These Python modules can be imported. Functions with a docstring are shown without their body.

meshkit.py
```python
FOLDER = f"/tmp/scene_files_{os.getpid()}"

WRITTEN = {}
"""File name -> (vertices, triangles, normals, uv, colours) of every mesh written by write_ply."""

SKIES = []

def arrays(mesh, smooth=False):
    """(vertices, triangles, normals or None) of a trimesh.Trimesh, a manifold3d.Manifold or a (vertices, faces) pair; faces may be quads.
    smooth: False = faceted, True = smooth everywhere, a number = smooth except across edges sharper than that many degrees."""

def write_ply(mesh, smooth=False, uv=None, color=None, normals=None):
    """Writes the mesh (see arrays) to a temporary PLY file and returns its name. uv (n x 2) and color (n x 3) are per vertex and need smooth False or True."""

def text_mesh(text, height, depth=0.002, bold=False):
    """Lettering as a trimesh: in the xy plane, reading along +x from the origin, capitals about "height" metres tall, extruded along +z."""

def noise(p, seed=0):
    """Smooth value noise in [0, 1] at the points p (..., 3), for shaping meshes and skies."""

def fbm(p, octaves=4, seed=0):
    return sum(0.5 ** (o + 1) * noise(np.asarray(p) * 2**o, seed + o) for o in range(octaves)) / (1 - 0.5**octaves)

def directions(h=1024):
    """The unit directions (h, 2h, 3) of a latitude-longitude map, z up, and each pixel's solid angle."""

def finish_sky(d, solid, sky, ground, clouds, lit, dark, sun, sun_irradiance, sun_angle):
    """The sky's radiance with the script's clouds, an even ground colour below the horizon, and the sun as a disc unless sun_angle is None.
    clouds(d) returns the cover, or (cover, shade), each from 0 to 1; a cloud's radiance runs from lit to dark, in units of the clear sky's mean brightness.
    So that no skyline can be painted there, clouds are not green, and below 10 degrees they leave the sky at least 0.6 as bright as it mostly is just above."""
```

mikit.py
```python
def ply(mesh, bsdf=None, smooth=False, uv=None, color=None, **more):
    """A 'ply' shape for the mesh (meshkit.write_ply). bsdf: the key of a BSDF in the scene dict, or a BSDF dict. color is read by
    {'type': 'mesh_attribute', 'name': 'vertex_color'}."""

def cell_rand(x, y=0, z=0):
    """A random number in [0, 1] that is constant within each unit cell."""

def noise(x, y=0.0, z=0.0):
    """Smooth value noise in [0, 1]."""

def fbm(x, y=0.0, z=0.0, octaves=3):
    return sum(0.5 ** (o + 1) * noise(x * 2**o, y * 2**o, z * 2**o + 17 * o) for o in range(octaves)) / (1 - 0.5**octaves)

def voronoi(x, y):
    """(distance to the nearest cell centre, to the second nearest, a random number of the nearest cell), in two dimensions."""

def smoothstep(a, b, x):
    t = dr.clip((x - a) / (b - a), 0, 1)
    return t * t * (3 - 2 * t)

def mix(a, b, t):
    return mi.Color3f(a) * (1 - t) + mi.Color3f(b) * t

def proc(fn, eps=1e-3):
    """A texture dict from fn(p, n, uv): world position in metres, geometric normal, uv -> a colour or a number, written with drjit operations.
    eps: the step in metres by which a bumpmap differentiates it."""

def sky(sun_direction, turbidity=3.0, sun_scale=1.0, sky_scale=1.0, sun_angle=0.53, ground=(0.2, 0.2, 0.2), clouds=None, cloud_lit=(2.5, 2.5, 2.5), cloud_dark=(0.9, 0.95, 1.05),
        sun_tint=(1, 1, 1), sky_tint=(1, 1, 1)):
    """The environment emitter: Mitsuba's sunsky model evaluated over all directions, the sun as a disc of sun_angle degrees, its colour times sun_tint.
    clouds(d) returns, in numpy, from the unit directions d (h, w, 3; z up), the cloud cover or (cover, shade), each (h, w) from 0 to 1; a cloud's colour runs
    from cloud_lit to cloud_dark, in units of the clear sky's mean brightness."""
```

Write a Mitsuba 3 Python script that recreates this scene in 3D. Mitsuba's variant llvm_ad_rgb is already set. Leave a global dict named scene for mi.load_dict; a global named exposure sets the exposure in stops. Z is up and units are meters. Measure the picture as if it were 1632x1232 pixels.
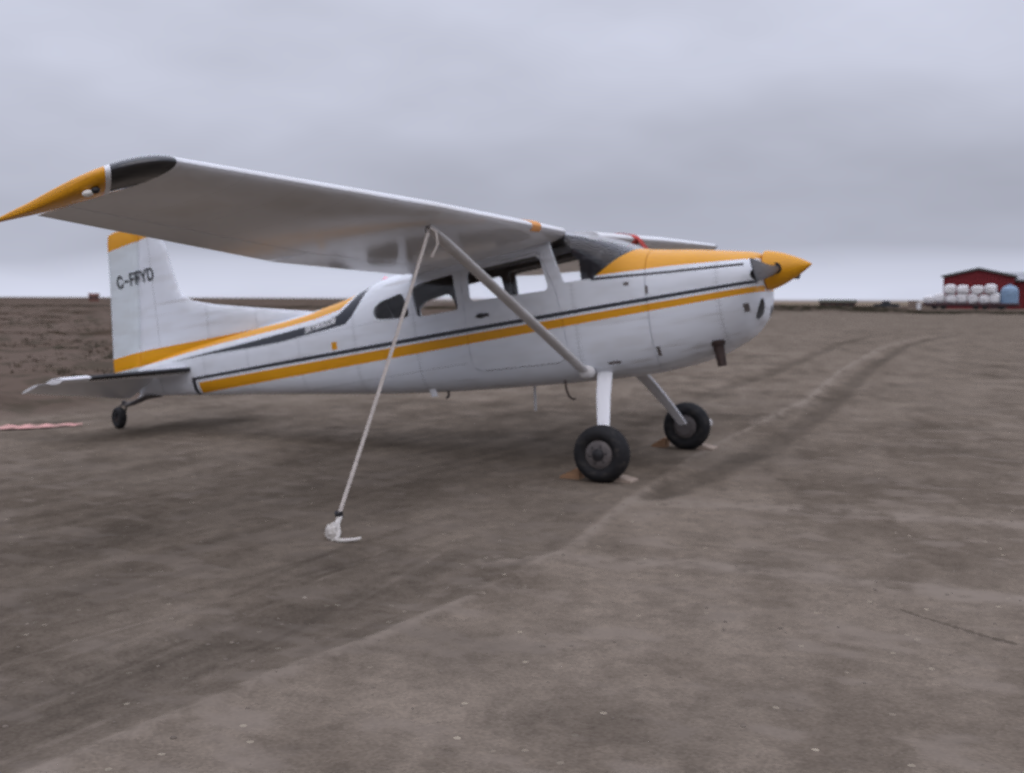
import math, random
import numpy as np, trimesh, drjit as dr, mitsuba as mi
import manifold3d as m3
from shapely.geometry import Polygon, Point
from scipy.interpolate import PchipInterpolator
import mikit, meshkit
from mikit import noise, fbm, smoothstep, mix, voronoi, cell_rand

rng = np.random.default_rng(7)
random.seed(7)
T = mi.ScalarTransform4f
scene, labels = {}, {}

# ------------------------------------------------------------------ camera, sky, exposure
CAM = np.array([3.3465, -9.6245, 1.4608])
FWD = np.array([-0.43503, 0.89718, -0.07633])
UP = np.array([-0.03678, 0.06699, 0.99708])
scene['camera'] = {
    'type': 'thinlens', 'fov': 48.30, 'fov_axis': 'x', 'near_clip': 0.1, 'far_clip': 9000.0,
    'aperture_radius': 0.0038, 'focus_distance': 2.2,
    'to_world': T().look_at(origin=CAM.tolist(), target=(CAM + FWD).tolist(), up=UP.tolist()),
}


def clouds(d):
    """Low even overcast: brighter overhead, faint stretched banks, a clearer strip at the horizon."""
    el = np.degrees(np.arcsin(np.clip(d[..., 2], -1, 1)))
    az = np.degrees(np.arctan2(d[..., 1], d[..., 0]))
    q = np.stack([np.cos(np.radians(az)) * 3.2, np.sin(np.radians(az)) * 3.2, el * 0.15], -1)
    n1 = meshkit.fbm(q + 3.1, 4, seed=3) - 0.5
    q2 = np.stack([np.cos(np.radians(az)) * 9, np.sin(np.radians(az)) * 9, el * 0.32], -1)
    n2 = meshkit.fbm(q2 + 9.4, 4, seed=8) - 0.5
    e = el + 2.6 * n1 + 1.0 * n2
    lum = np.interp(e, [-2, 0.5, 1.5, 2.4, 4.5, 7.5, 11, 16, 30, 60, 90],
                    [1.22, 1.20, 1.08, .83, .83, .93, 1.05, 1.09, 1.38, 2.2, 2.7])
    lum = lum * (1 + 0.26 * n1 + 0.20 * n2)
    return np.ones_like(el), np.clip((2.8 - lum) / 2.4, 0, 1)


CL = np.array([1.0, 1.045, 1.25]) * 2.05
scene['sky'] = mikit.sky([0.2, -0.62, 0.8], turbidity=3.0, sun_scale=0.16, sun_angle=70.0, sun_tint=(1, 1.02, 1.15), clouds=clouds,
                         cloud_lit=tuple(2.8 * CL), cloud_dark=tuple(0.4 * CL), ground=(0.2, 0.16, 0.12))
exposure = 1.55


# ------------------------------------------------------------------ helpers
def numbered(name):
    if not any(k == name or k.startswith(name + '__') for k in scene) and name not in labels:
        return name
    i = 1
    while True:
        k = '%s_%03d' % (name, i)
        if not any(q == k or q.startswith(k + '__') for q in scene) and k not in labels:
            return k
        i += 1


def thing(name, label, cat, group=None):
    k = numbered(name)
    labels[k] = {'label': label, 'category': cat}
    if group:
        labels[k]['group'] = group
    return k


def obj(name, mesh, mat, parent=None, smooth=False, label=None, **kw):
    k = numbered(parent + '__' + name if parent else name)
    if isinstance(mesh, (list, tuple)) and len(mesh) and isinstance(mesh[0], trimesh.Trimesh):
        mesh = trimesh.util.concatenate(list(mesh))
    scene[k] = mikit.ply(mesh, mat, smooth=smooth, **kw)
    if label:
        labels.setdefault(k, {})['label'] = label
    return k


def tag(k, label, cat, group=None):
    labels[k] = {'label': label, 'category': cat}
    if group:
        labels[k]['group'] = group
    return k


def man(mesh):
    return m3.Manifold(m3.Mesh(vert_properties=np.asarray(mesh.vertices, np.float32), tri_verts=np.asarray(mesh.faces, np.uint32)))


def tri(M):
    m = M.to_mesh()
    return trimesh.Trimesh(np.array(m.vert_properties[:, :3], float), np.array(m.tri_verts), process=False)


def box(x0, x1, y0, y1, z0, z1, r=0.0):
    """A box, with chamfered edges when r is given."""
    if r <= 0:
        b = trimesh.creation.box([x1 - x0, y1 - y0, z1 - z0])
        b.apply_translation([(x0 + x1) / 2, (y0 + y1) / 2, (z0 + z1) / 2])
        return b
    P = []
    for a in (0, 1, 2):
        for sx in (0, 1):
            for sy in (0, 1):
                for sz in (0, 1):
                    p = [[x0, x1][sx], [y0, y1][sy], [z0, z1][sz]]
                    s = [1 - 2 * sx, 1 - 2 * sy, 1 - 2 * sz]
                    for b in (0, 1, 2):
                        if b != a:
                            p[b] += s[b] * r
                    P.append(p)
    return trimesh.PointCloud(P).convex_hull


def tube(path, rad, sides=10, caps=True):
    p = np.asarray(path, float)
    rad = np.broadcast_to(np.asarray(rad, float), (len(p),))
    t = np.gradient(p, axis=0)
    t /= np.linalg.norm(t, axis=1, keepdims=True)
    a = np.cross(t[0], [0, 0, 1.0])
    if np.linalg.norm(a) < 0.1:
        a = np.cross(t[0], [1.0, 0, 0])
    V = []
    for i in range(len(p)):
        a = a - t[i] * (a @ t[i])
        a /= np.linalg.norm(a)
        b = np.cross(t[i], a)
        ang = np.arange(sides) * 2 * np.pi / sides
        V.append(p[i] + rad[i] * (np.cos(ang)[:, None] * a + np.sin(ang)[:, None] * b))
    return skin(V, caps)


def skin(rings, caps=True):
    """A closed mesh through rings of equal point count."""
    n = len(rings[0])
    V = np.vstack(rings)
    F = []
    j = np.arange(n)
    for i in range(len(rings) - 1):
        a = i * n + j
        b = i * n + (j + 1) % n
        F += [np.c_[a, b, b + n], np.c_[a, b + n, a + n]]
    if caps:
        V = np.vstack([V, [np.mean(rings[0], 0)], [np.mean(rings[-1], 0)]])
        e = (len(rings) - 1) * n
        F += [np.c_[(j + 1) % n, j, np.full(n, len(V) - 2)], np.c_[e + j, e + (j + 1) % n, np.full(n, len(V) - 1)]]
    m = trimesh.Trimesh(V, np.vstack(F), process=False)
    if caps and m.volume < 0:
        m.invert()
    return m


def revolve(profile, axis_o, axis_d, n=40):
    """profile: (distance along the axis, radius) pairs, turned about an axis."""
    d = np.asarray(axis_d, float)
    d /= np.linalg.norm(d)
    a = np.cross(d, [0.13, 0.2, 1.0])
    a /= np.linalg.norm(a)
    b = np.cross(d, a)
    ang = np.arange(n) * 2 * np.pi / n
    rings = [np.asarray(axis_o) + d * s + max(r, 1e-4) * (np.cos(ang)[:, None] * a + np.sin(ang)[:, None] * b) for s, r in profile]
    return skin(rings)


def prism(poly, y0, y1, r=0.0):
    """An outline in x and z, pushed through from y0 to y1."""
    p = Polygon(poly)
    if r:
        p = p.buffer(-r, quad_segs=6).buffer(r, quad_segs=6)
    c = np.array(p.exterior.coords)[:-1]
    if Polygon(c).exterior.is_ccw is False:
        c = c[::-1]
    m = m3.Manifold.extrude(m3.CrossSection([c.astype(np.float64)]), y1 - y0)
    m = tri(m)
    v = m.vertices.copy()
    m.vertices = np.c_[v[:, 0], v[:, 2] + y0, v[:, 1]]
    m.invert()
    return m


# ------------------------------------------------------------------ materials
def const(c, rough=0.6, spec=0.5, **kw):
    return {'type': 'twosided', 'b': {'type': 'principled', 'base_color': {'type': 'rgb', 'value': list(c)}, 'roughness': rough, 'specular': spec, **kw}}


def procmat(fn, rough=0.6, spec=0.5, bump=None, scale=1.0, eps=1e-3, **kw):
    b = {'type': 'principled', 'base_color': mikit.proc(fn), 'roughness': rough, 'specular': spec, **kw}
    if bump is not None:
        b = {'type': 'bumpmap', 'tex': mikit.proc(bump, eps=eps), 'scale': scale, 'b': b}
    return {'type': 'twosided', 'b': b}


# aircraft frame (X forward, Y left, Z up) -> world
RX, RZ = 0.990047223, 0.140735553
MX, MZ = -0.346667912, -1.54135496
A2W = np.array([[RX, 0, -RZ], [0, 1, 0], [RZ, 0, RX]])
A0 = np.array([MX, 0, MZ])


def W(mesh):
    if isinstance(mesh, (list, tuple)):
        mesh = trimesh.util.concatenate(list(mesh))
    m = mesh.copy()
    m.vertices = (np.asarray(m.vertices) - A0) @ A2W.T
    return m


def Wp(p):
    return (np.asarray(p, float) - A0) @ A2W.T


def to_air(p):
    return RX * p.x + RZ * p.z + MX, p.y, -RZ * p.x + RX * p.z + MZ


def pl(X, knots):
    """A polyline z(X) for the paint."""
    k = sorted(knots)
    r = mi.Float(k[0][1])
    for (x0, z0), (x1, z1) in zip(k[:-1], k[1:]):
        t = (X - x0) / (x1 - x0)
        r = dr.select(X >= x0, z0 + (z1 - z0) * t, r)
    return r


def curve(pts, deg=3):
    p = np.array(pts)
    c = np.polyfit(p[:, 0], p[:, 1], deg)
    xs = np.linspace(p[:, 0].min(), p[:, 0].max(), 9)
    return list(zip(xs.tolist(), np.polyval(c, xs).tolist()))


LB_T = curve([(-5.203, -.222), (-5.03, -.224), (-3.921, -.206), (-3.012, -.178), (-2.703, -.167), (-1.705, -.128), (-.95, -.128), (-.71, -.120), (-.136, -.096), (.399, -.095), (.686, -.092), (.897, -.076)], 2)
LB_B = curve([(-5.213, -.258), (-5.037, -.254), (-3.927, -.241), (-3.016, -.213), (-2.71, -.203), (-1.71, -.166), (-.955, -.166), (-.714, -.156), (-.14, -.128), (.395, -.127), (.683, -.119), (.894, -.102)], 2)
LY_T = curve([(-5.182, -.285), (-5.046, -.283), (-3.932, -.265), (-3.02, -.236), (-2.716, -.230), (-1.715, -.187), (-.957, -.182), (-.716, -.172), (-.144, -.155), (.392, -.148), (.679, -.144), (.909, -.126)], 2)
LY_B = curve([(-5.27, -.408), (-5.115, -.401), (-3.971, -.380), (-3.036, -.330), (-2.734, -.332), (-1.729, -.280), (-.969, -.260), (-.725, -.242), (-.153, -.226), (.385, -.208), (.673, -.193), (.904, -.175)], 2)
NB_T = [(-.42, .129), (.201, .098), (.839, .072)]
NB_B = [(-.42, .107), (.201, .076), (.839, .050)]
DECK = [(-.45, .145), (.2, .138), (.857, .103), (.95, .10)]
RY_T = [(-6.6, .092), (-6.104, .136), (-5.842, .147), (-4.9, .172), (-3.978, .201), (-3.6, .236), (-3.5, .262), (-3.35, .60)]
RY_B = [(-6.6, -.060), (-6.506, -.052), (-5.808, -.004), (-5.312, .047), (-4.845, .085), (-4.367, .110), (-3.915, .135), (-3.488, .168), (-3.14, .222), (-3.04, .30), (-2.98, .38)]
BK_T = [(-5.542, -.027), (-5.005, .012), (-4.342, .052), (-3.901, .085), (-3.601, .108), (-3.306, .134), (-3.147, .176), (-3.048, .250), (-2.985, .32), (-2.93, .42)]
BK_B = [(-5.542, -.031), (-5.001, -.012), (-4.337, -.010), (-3.892, .000), (-3.593, .024), (-3.30, .045), (-3.113, .063), (-3.057, .068), (-2.976, .130), (-2.902, .223), (-2.84, .32), (-2.80, .42)]
FIN_C = [(-6.6, 1.272), (-6.377, 1.297), (-5.84, 1.359), (-5.3, 1.42)]

YEL = (0.66, 0.305, 0.010)
BLK = (0.018, 0.022, 0.032)
WHITE = (0.65, 0.685, 0.74)


def grime(p):
    X, Y, Z = to_air(p)
    a = fbm(X * 3.0, Y * 3.0, Z * 9.0, 3)
    b = fbm(X * 1.1 + 4, Y * 6 + 2, Z * 1.7, 2)
    return a, b


def paint(p, n, uv):
    X, Y, Z = to_air(p)
    a, b = grime(p)
    col = mix(WHITE, (0.57, 0.59, 0.62), smoothstep(0.42, 0.75, a) * 0.6)
    hinge = -6.105 + .137 * (Z + .06)
    col = dr.select((X < hinge) & (Z > -.09), mi.Color3f(col) * mi.Color3f(.90, .935, .91), col)   # rudder toned down: duller terrain reflection painted into its white
    # lapped sheet joints with rivet rows, and a little oily dirt trailing aft below the cowl and gear
    seam = mi.Float(0)
    for sx in (.62, -.62, -2.24, -2.96, -3.68, -4.40, -5.05, -5.75):
        seam = dr.maximum(seam, smoothstep(.006, .002, dr.abs(X - sx)))
    for sz in (-.50, .03):
        seam = dr.maximum(seam, smoothstep(.005, .002, dr.abs(Z - sz - .035 * (X + 3))) * smoothstep(-1.7, -1.75, X))
    riv = smoothstep(.30, .22, dr.sqrt(dr.square(X * 26 - dr.floor(X * 26) - .5) + dr.square(Z * 26 - dr.floor(Z * 26) - .5)))
    near_seam = mi.Float(0)
    for sx in (.62, -.62, -2.24, -2.96, -3.68, -4.40, -5.05, -5.75):
        near_seam = dr.maximum(near_seam, smoothstep(.030, .026, dr.abs(X - sx)))
    col = col * (1 - .30 * seam) * (1 - .16 * riv * near_seam)
    oil = smoothstep(.52, .78, fbm(X * 1.2 + 3, Y * 14, Z * 16, 4)) * smoothstep(.35, .6, noise(X * .9 + 7, 1.0, Z * 5))
    col = mix(col, (0.20, 0.175, 0.15), oil * .35)

    def band(lo, hi, x0, x1):
        return (Z > lo) & (Z < hi) & (X > x0) & (X < x1)
    w = 0.0
    y1 = band(pl(X, LY_B), pl(X, LY_T), -5.175, 0.935)
    y2 = band(pl(X, DECK), mi.Float(9.0), -0.45, 0.96)
    y3 = band(pl(X, RY_B), pl(X, RY_T), -6.7, -3.0)
    y4 = (Z > pl(X, FIN_C)) & (X < -5.2)
    k1 = band(pl(X, LB_B), pl(X, LB_T), -5.27, 0.92)
    k1b = band(mi.Float(-0.42), mi.Float(-0.23), -5.27, -5.215)
    k2 = band(pl(X, NB_B), pl(X, NB_T), -0.44, 0.84)
    k3 = band(pl(X, BK_B), pl(X, BK_T), -5.54, -2.80)
    col = dr.select(y1 | y2 | y3 | y4, mix(YEL, (0.60, 0.265, 0.008), a), col)
    col = dr.select(k1 | k1b | k2 | k3, mix(BLK, (0.05, 0.055, 0.065), a * 0.6), col)
    return col


def white_paint(p, n, uv):
    X, Y, Z = to_air(p)
    a = fbm(X * 2.3, Y * 2.3, Z * 5, 3)
    rivet = dr.abs(Y * 2.1 - dr.floor(Y * 2.1) - 0.5)
    seam = smoothstep(0.012, 0.004, rivet) * 0.25
    c = mix((0.62, 0.635, 0.66), (0.55, 0.55, 0.55), smoothstep(0.4, 0.75, a) * 0.8)
    return mix(c, (0.36, 0.35, 0.34), seam)


def yellow_paint(p, n, uv):
    X, Y, Z = to_air(p)
    a = fbm(X * 4, Y * 4, Z * 4, 3)
    return mix(YEL, (0.60, 0.265, 0.008), a)


scene['mat_paint'] = procmat(paint, 0.28, 0.36)
scene['mat_white'] = procmat(white_paint, 0.12, 0.42)
scene['mat_yellow'] = procmat(yellow_paint, 0.28, 0.36)
scene['mat_metal_white'] = const((0.66, 0.67, 0.70), 0.35)
scene['mat_strut'] = procmat(lambda p, n, uv: mix((0.62, 0.62, 0.63), (0.46, 0.45, 0.44), fbm(p.x * 9, p.y * 9, p.z * 9, 3)), 0.35)
scene['mat_interior'] = procmat(lambda p, n, uv: mix((0.055, 0.035, 0.032), (0.03, 0.022, 0.022), noise(p.x * 40, p.y * 40, p.z * 40)), 0.9, 0.2)
scene['mat_shade'] = procmat(lambda p, n, uv: mix((0.008, 0.008, 0.012), (0.03, 0.03, 0.036), smoothstep(0.6, 0.85, noise(p.x * 22, p.y * 22, p.z * 22))), 0.8, 0.2)
scene['mat_glass'] = {'type': 'thindielectric', 'int_ior': 1.33}
scene['mat_rubber'] = procmat(lambda p, n, uv: mix((0.013, 0.013, 0.015), (0.04, 0.036, 0.033), smoothstep(0.5, 0.85, fbm(p.x * 25, p.y * 25, p.z * 25, 3))), 0.75, 0.3)
scene['mat_boot'] = const((0.012, 0.012, 0.014), 0.5)
scene['mat_lens'] = const((0.008, 0.009, 0.012), 0.07, 0.6, clearcoat=1.0, clearcoat_gloss=0.98)
scene['mat_rim'] = procmat(lambda p, n, uv: mix((0.17, 0.155, 0.155), (0.08, 0.07, 0.068), fbm(p.x * 40, p.y * 40, p.z * 40, 2)), 0.45, metallic=0.35)
scene['mat_dark_metal'] = procmat(lambda p, n, uv: mix((0.030, 0.030, 0.035), (0.018, 0.017, 0.019), fbm(p.x * 20, p.y * 20, p.z * 20, 2)), 0.42, metallic=0.3)
scene['mat_exhaust'] = procmat(lambda p, n, uv: mix((0.022, 0.016, 0.015), (0.06, 0.035, 0.028), fbm(p.x * 30, p.y * 30, p.z * 30, 3)), 0.7, metallic=0.3)
scene['mat_duct'] = const((0.12, 0.12, 0.125), 0.6)
scene['mat_black'] = const((0.01, 0.01, 0.011), 0.8)
scene['mat_ink'] = const((0.02, 0.025, 0.03), 0.5)
scene['mat_letter'] = const((0.72, 0.73, 0.75), 0.4)
scene['mat_beacon'] = const((0.90, 0.42, 0.50), 0.15)
scene['mat_clear_lens'] = const((0.7, 0.7, 0.66), 0.1)
scene['mat_rope'] = procmat(lambda p, n, uv: mix((0.62, 0.57, 0.53), (0.42, 0.38, 0.35), fbm(p.x * 60, p.y * 60, p.z * 60, 2)), 0.9, 0.2)
scene['mat_cloth'] = procmat(lambda p, n, uv: mix((0.66, 0.64, 0.61), (0.46, 0.43, 0.40), fbm(p.x * 45, p.y * 45, p.z * 45, 2)), 0.9, 0.2)
scene['mat_red_cloth'] = procmat(lambda p, n, uv: mix((0.55, 0.10, 0.08), (0.38, 0.06, 0.06), fbm(p.x * 30, p.y * 30, p.z * 30, 2)), 0.9, 0.2)
scene['mat_orange_cloth'] = procmat(lambda p, n, uv: mix((0.70, 0.34, 0.12), (0.58, 0.28, 0.11), fbm(p.x * 30, p.y * 30, p.z * 30, 2)), 0.9, 0.2)
scene['mat_pink'] = procmat(lambda p, n, uv: mix((0.50, 0.27, 0.25), (0.30, 0.19, 0.165), smoothstep(0.35, 0.7, fbm(p.x * 14, p.y * 14, 0, 3))), 0.9, 0.2)
scene['mat_wood'] = procmat(lambda p, n, uv: mix((0.34, 0.20, 0.115), (0.22, 0.13, 0.08), fbm(p.x * 8, p.y * 60, p.z * 60, 3)), 0.85, 0.2)
scene['mat_pale_wood'] = procmat(lambda p, n, uv: mix((0.36, 0.29, 0.235), (0.25, 0.20, 0.165), fbm(p.x * 8, p.y * 60, p.z * 60, 3)), 0.85, 0.2)

# ------------------------------------------------------------------ ground
RIDGE = [(.45, -8.5), (.62, -6.4), (.78, -4.8), (.78, -3.6), (.53, -1.9), (.22, 1.27), (.11, 3.8), (-.07, 7.6), (-.86, 14.9), (-1.83, 26.8), (-2.2, 36.)]
FARRIDGE = [(.11, 3.8), (-.07, 7.6), (-.80, 14.9), (-1.75, 26.8), (-1.9, 36.), (-1.2, 46.)]
BAND2 = [(.62, -1.6), (.72, 1.2), (.62, 3.7), (.34, 7.3), (-.40, 15.3), (-1.25, 28.), (-1.35, 36.), (-.6, 45.)]
BAND1 = [(-1.1, 3.0), (-1.72, 8.7), (-1.88, 12.2), (-2.45, 18.3), (-3.5, 29.8), (-4.0, 41.)]
DAMP = [(.02, -9.0), (.22, -6.5), (.36, -5.0), (.42, -3.6), (.2, -2.2)]
RUT1 = [(-.08, -9.0), (0., -6.5), (-.03, -5.7), (-.14, -4.8), (-.25, -4.0)]
RUT2 = [(-.42, -8.0), (-.48, -6.2), (-.40, -5.6), (-.28, -4.9), (-.22, -4.2)]
LIGHT1 = [(.5, -3.95), (.97, -3.70), (1.58, -3.58), (2.2, -3.54), (2.9, -3.57), (4.5, -3.5)]
LIGHT2 = [(.7, -1.8), (1.8, -1.53), (3.2, -1.48), (5., -1.45), (8., -1.5)]
CRACK = [(2.7, -4.0), (2.95, -4.2), (3.2, -4.35)]


def seg_np(x, y, path):
    d = np.full_like(x, 1e9)
    for (ax, ay), (bx, by) in zip(path[:-1], path[1:]):
        vx, vy = bx - ax, by - ay
        t = np.clip(((x - ax) * vx + (y - ay) * vy) / (vx * vx + vy * vy), 0, 1)
        d = np.minimum(d, np.hypot(x - ax - t * vx, y - ay - t * vy))
    return d


def seg_dr(x, y, path):
    d = mi.Float(1e9)
    for (ax, ay), (bx, by) in zip(path[:-1], path[1:]):
        vx, vy = bx - ax, by - ay
        t = dr.clip(((x - ax) * vx + (y - ay) * vy) / (vx * vx + vy * vy), 0, 1)
        d = dr.minimum(d, dr.square(x - ax - t * vx) + dr.square(y - ay - t * vy))
    return dr.sqrt(d)


def sst(a, b, x):
    t = np.clip((x - a) / (b - a), 0, 1)
    return t * t * (3 - 2 * t)


def tundra_np(x, y):
    """1 on the tundra left of and beyond the pad, 0 on the gravel."""
    edge = -8.3 - 0.150 * (y - 0.7) + 1.1 * (meshkit.noise(np.stack([x * .35, y * .35, x * 0], -1), 5) - .5)
    return sst(-.9, .9, edge - x)


def ground_z(x, y):
    f = lambda s, seed: meshkit.fbm(np.stack([x / s, y / s, 0 * x], -1), 3, seed) - .5
    dist = np.hypot(x - CAM[0], y - CAM[1])
    near = sst(90, 25, dist)
    z = near * (.05 * f(3.5, 1) * sst(2.0, 6.0, np.hypot(x, y * .6)) + .022 * f(.55, 2) + .012 * f(.16, 3))
    tr = 0.016 * np.exp(-(seg_np(x, y, RIDGE) / .05) ** 2) - .018 * np.exp(-(seg_np(x, y, BAND2) / .18) ** 4)
    tr += -.018 * np.exp(-(seg_np(x, y, BAND1) / .2) ** 4) - .012 * np.exp(-(seg_np(x, y, DAMP) / .25) ** 4)
    tr += -.014 * np.exp(-(seg_np(x, y, RUT1) / .05) ** 2) - .014 * np.exp(-(seg_np(x, y, RUT2) / .06) ** 2) - .012 * np.exp(-(seg_np(x, y, CRACK) / .02) ** 2)
    z = z + tr * sst(80, 30, dist)
    tu = tundra_np(x, y)
    hum = np.clip(f(1.7, 11) + .12, 0, 1) * .55 + np.clip(f(4.5, 12) + .05, 0, 1) * .5
    z = z + tu * hum * sst(400, 60, dist) + tu * .05
    # the pad beyond the runway edge and the long fall of the land behind the buildings
    ratio = (x - CAM[0]) / np.maximum(y - CAM[1], 1.)
    right = sst(-.75, -.35, ratio)
    z = z + right * (.3 * sst(117, 126, y) - .0042 * np.clip(y - 190, 0, 1e9))
    berm = np.exp(-((y - 121 - .06 * x) / 3.0) ** 2) * (.28 + .55 * sst(-8, -20, x) + .25 * (meshkit.fbm(np.stack([x / 5, y / 5, 0 * x], -1), 3, 21) - .5))
    z = z + right * berm
    # flat where the wheels and the rope anchor rest
    for wx, wy, r in ((0.03, -1.14, .55), (0.03, 1.14, .55), (-6.13, -.11, .4), (-.6, -3.95, .35)):
        z = z * sst(.25, 1.0, np.hypot(x - wx, y - wy) / r)
    return z


def axis_grid(parts):
    out = []
    for a, b, s in parts:
        out.append(np.arange(a, b, s))
    return np.concatenate(out)


def geo_steps(a, b, s0, k):
    v, s = [a], s0
    while abs(v[-1]) < abs(b):
        v.append(v[-1] + math.copysign(s, b - a))
        s *= k
    return np.array(v[1:])


gx = np.concatenate([geo_steps(-16., -5000, .12, 1.055)[::-1], np.arange(-16., -8., .1), np.arange(-8., 7., .035), geo_steps(7., 5000, .06, 1.09)])
gy = np.concatenate([geo_steps(-9.0, -600, .1, 1.2)[::-1], np.arange(-9.0, 6.0, .035), geo_steps(6.0, 118., .05, 1.012), np.arange(118.6, 128, .6), geo_steps(128., 6000, .8, 1.08)])
GX, GY = np.meshgrid(gx, gy, indexing='ij')
GZ = ground_z(GX, GY)
nx, ny = GX.shape
ii, jj = np.meshgrid(np.arange(nx - 1), np.arange(ny - 1), indexing='ij')
q = (ii * ny + jj).ravel()
GF = np.vstack([np.c_[q, q + ny, q + ny + 1], np.c_[q, q + ny + 1, q + 1]])
ground_mesh = trimesh.Trimesh(np.c_[GX.ravel(), GY.ravel(), GZ.ravel()], GF, process=False)


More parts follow.
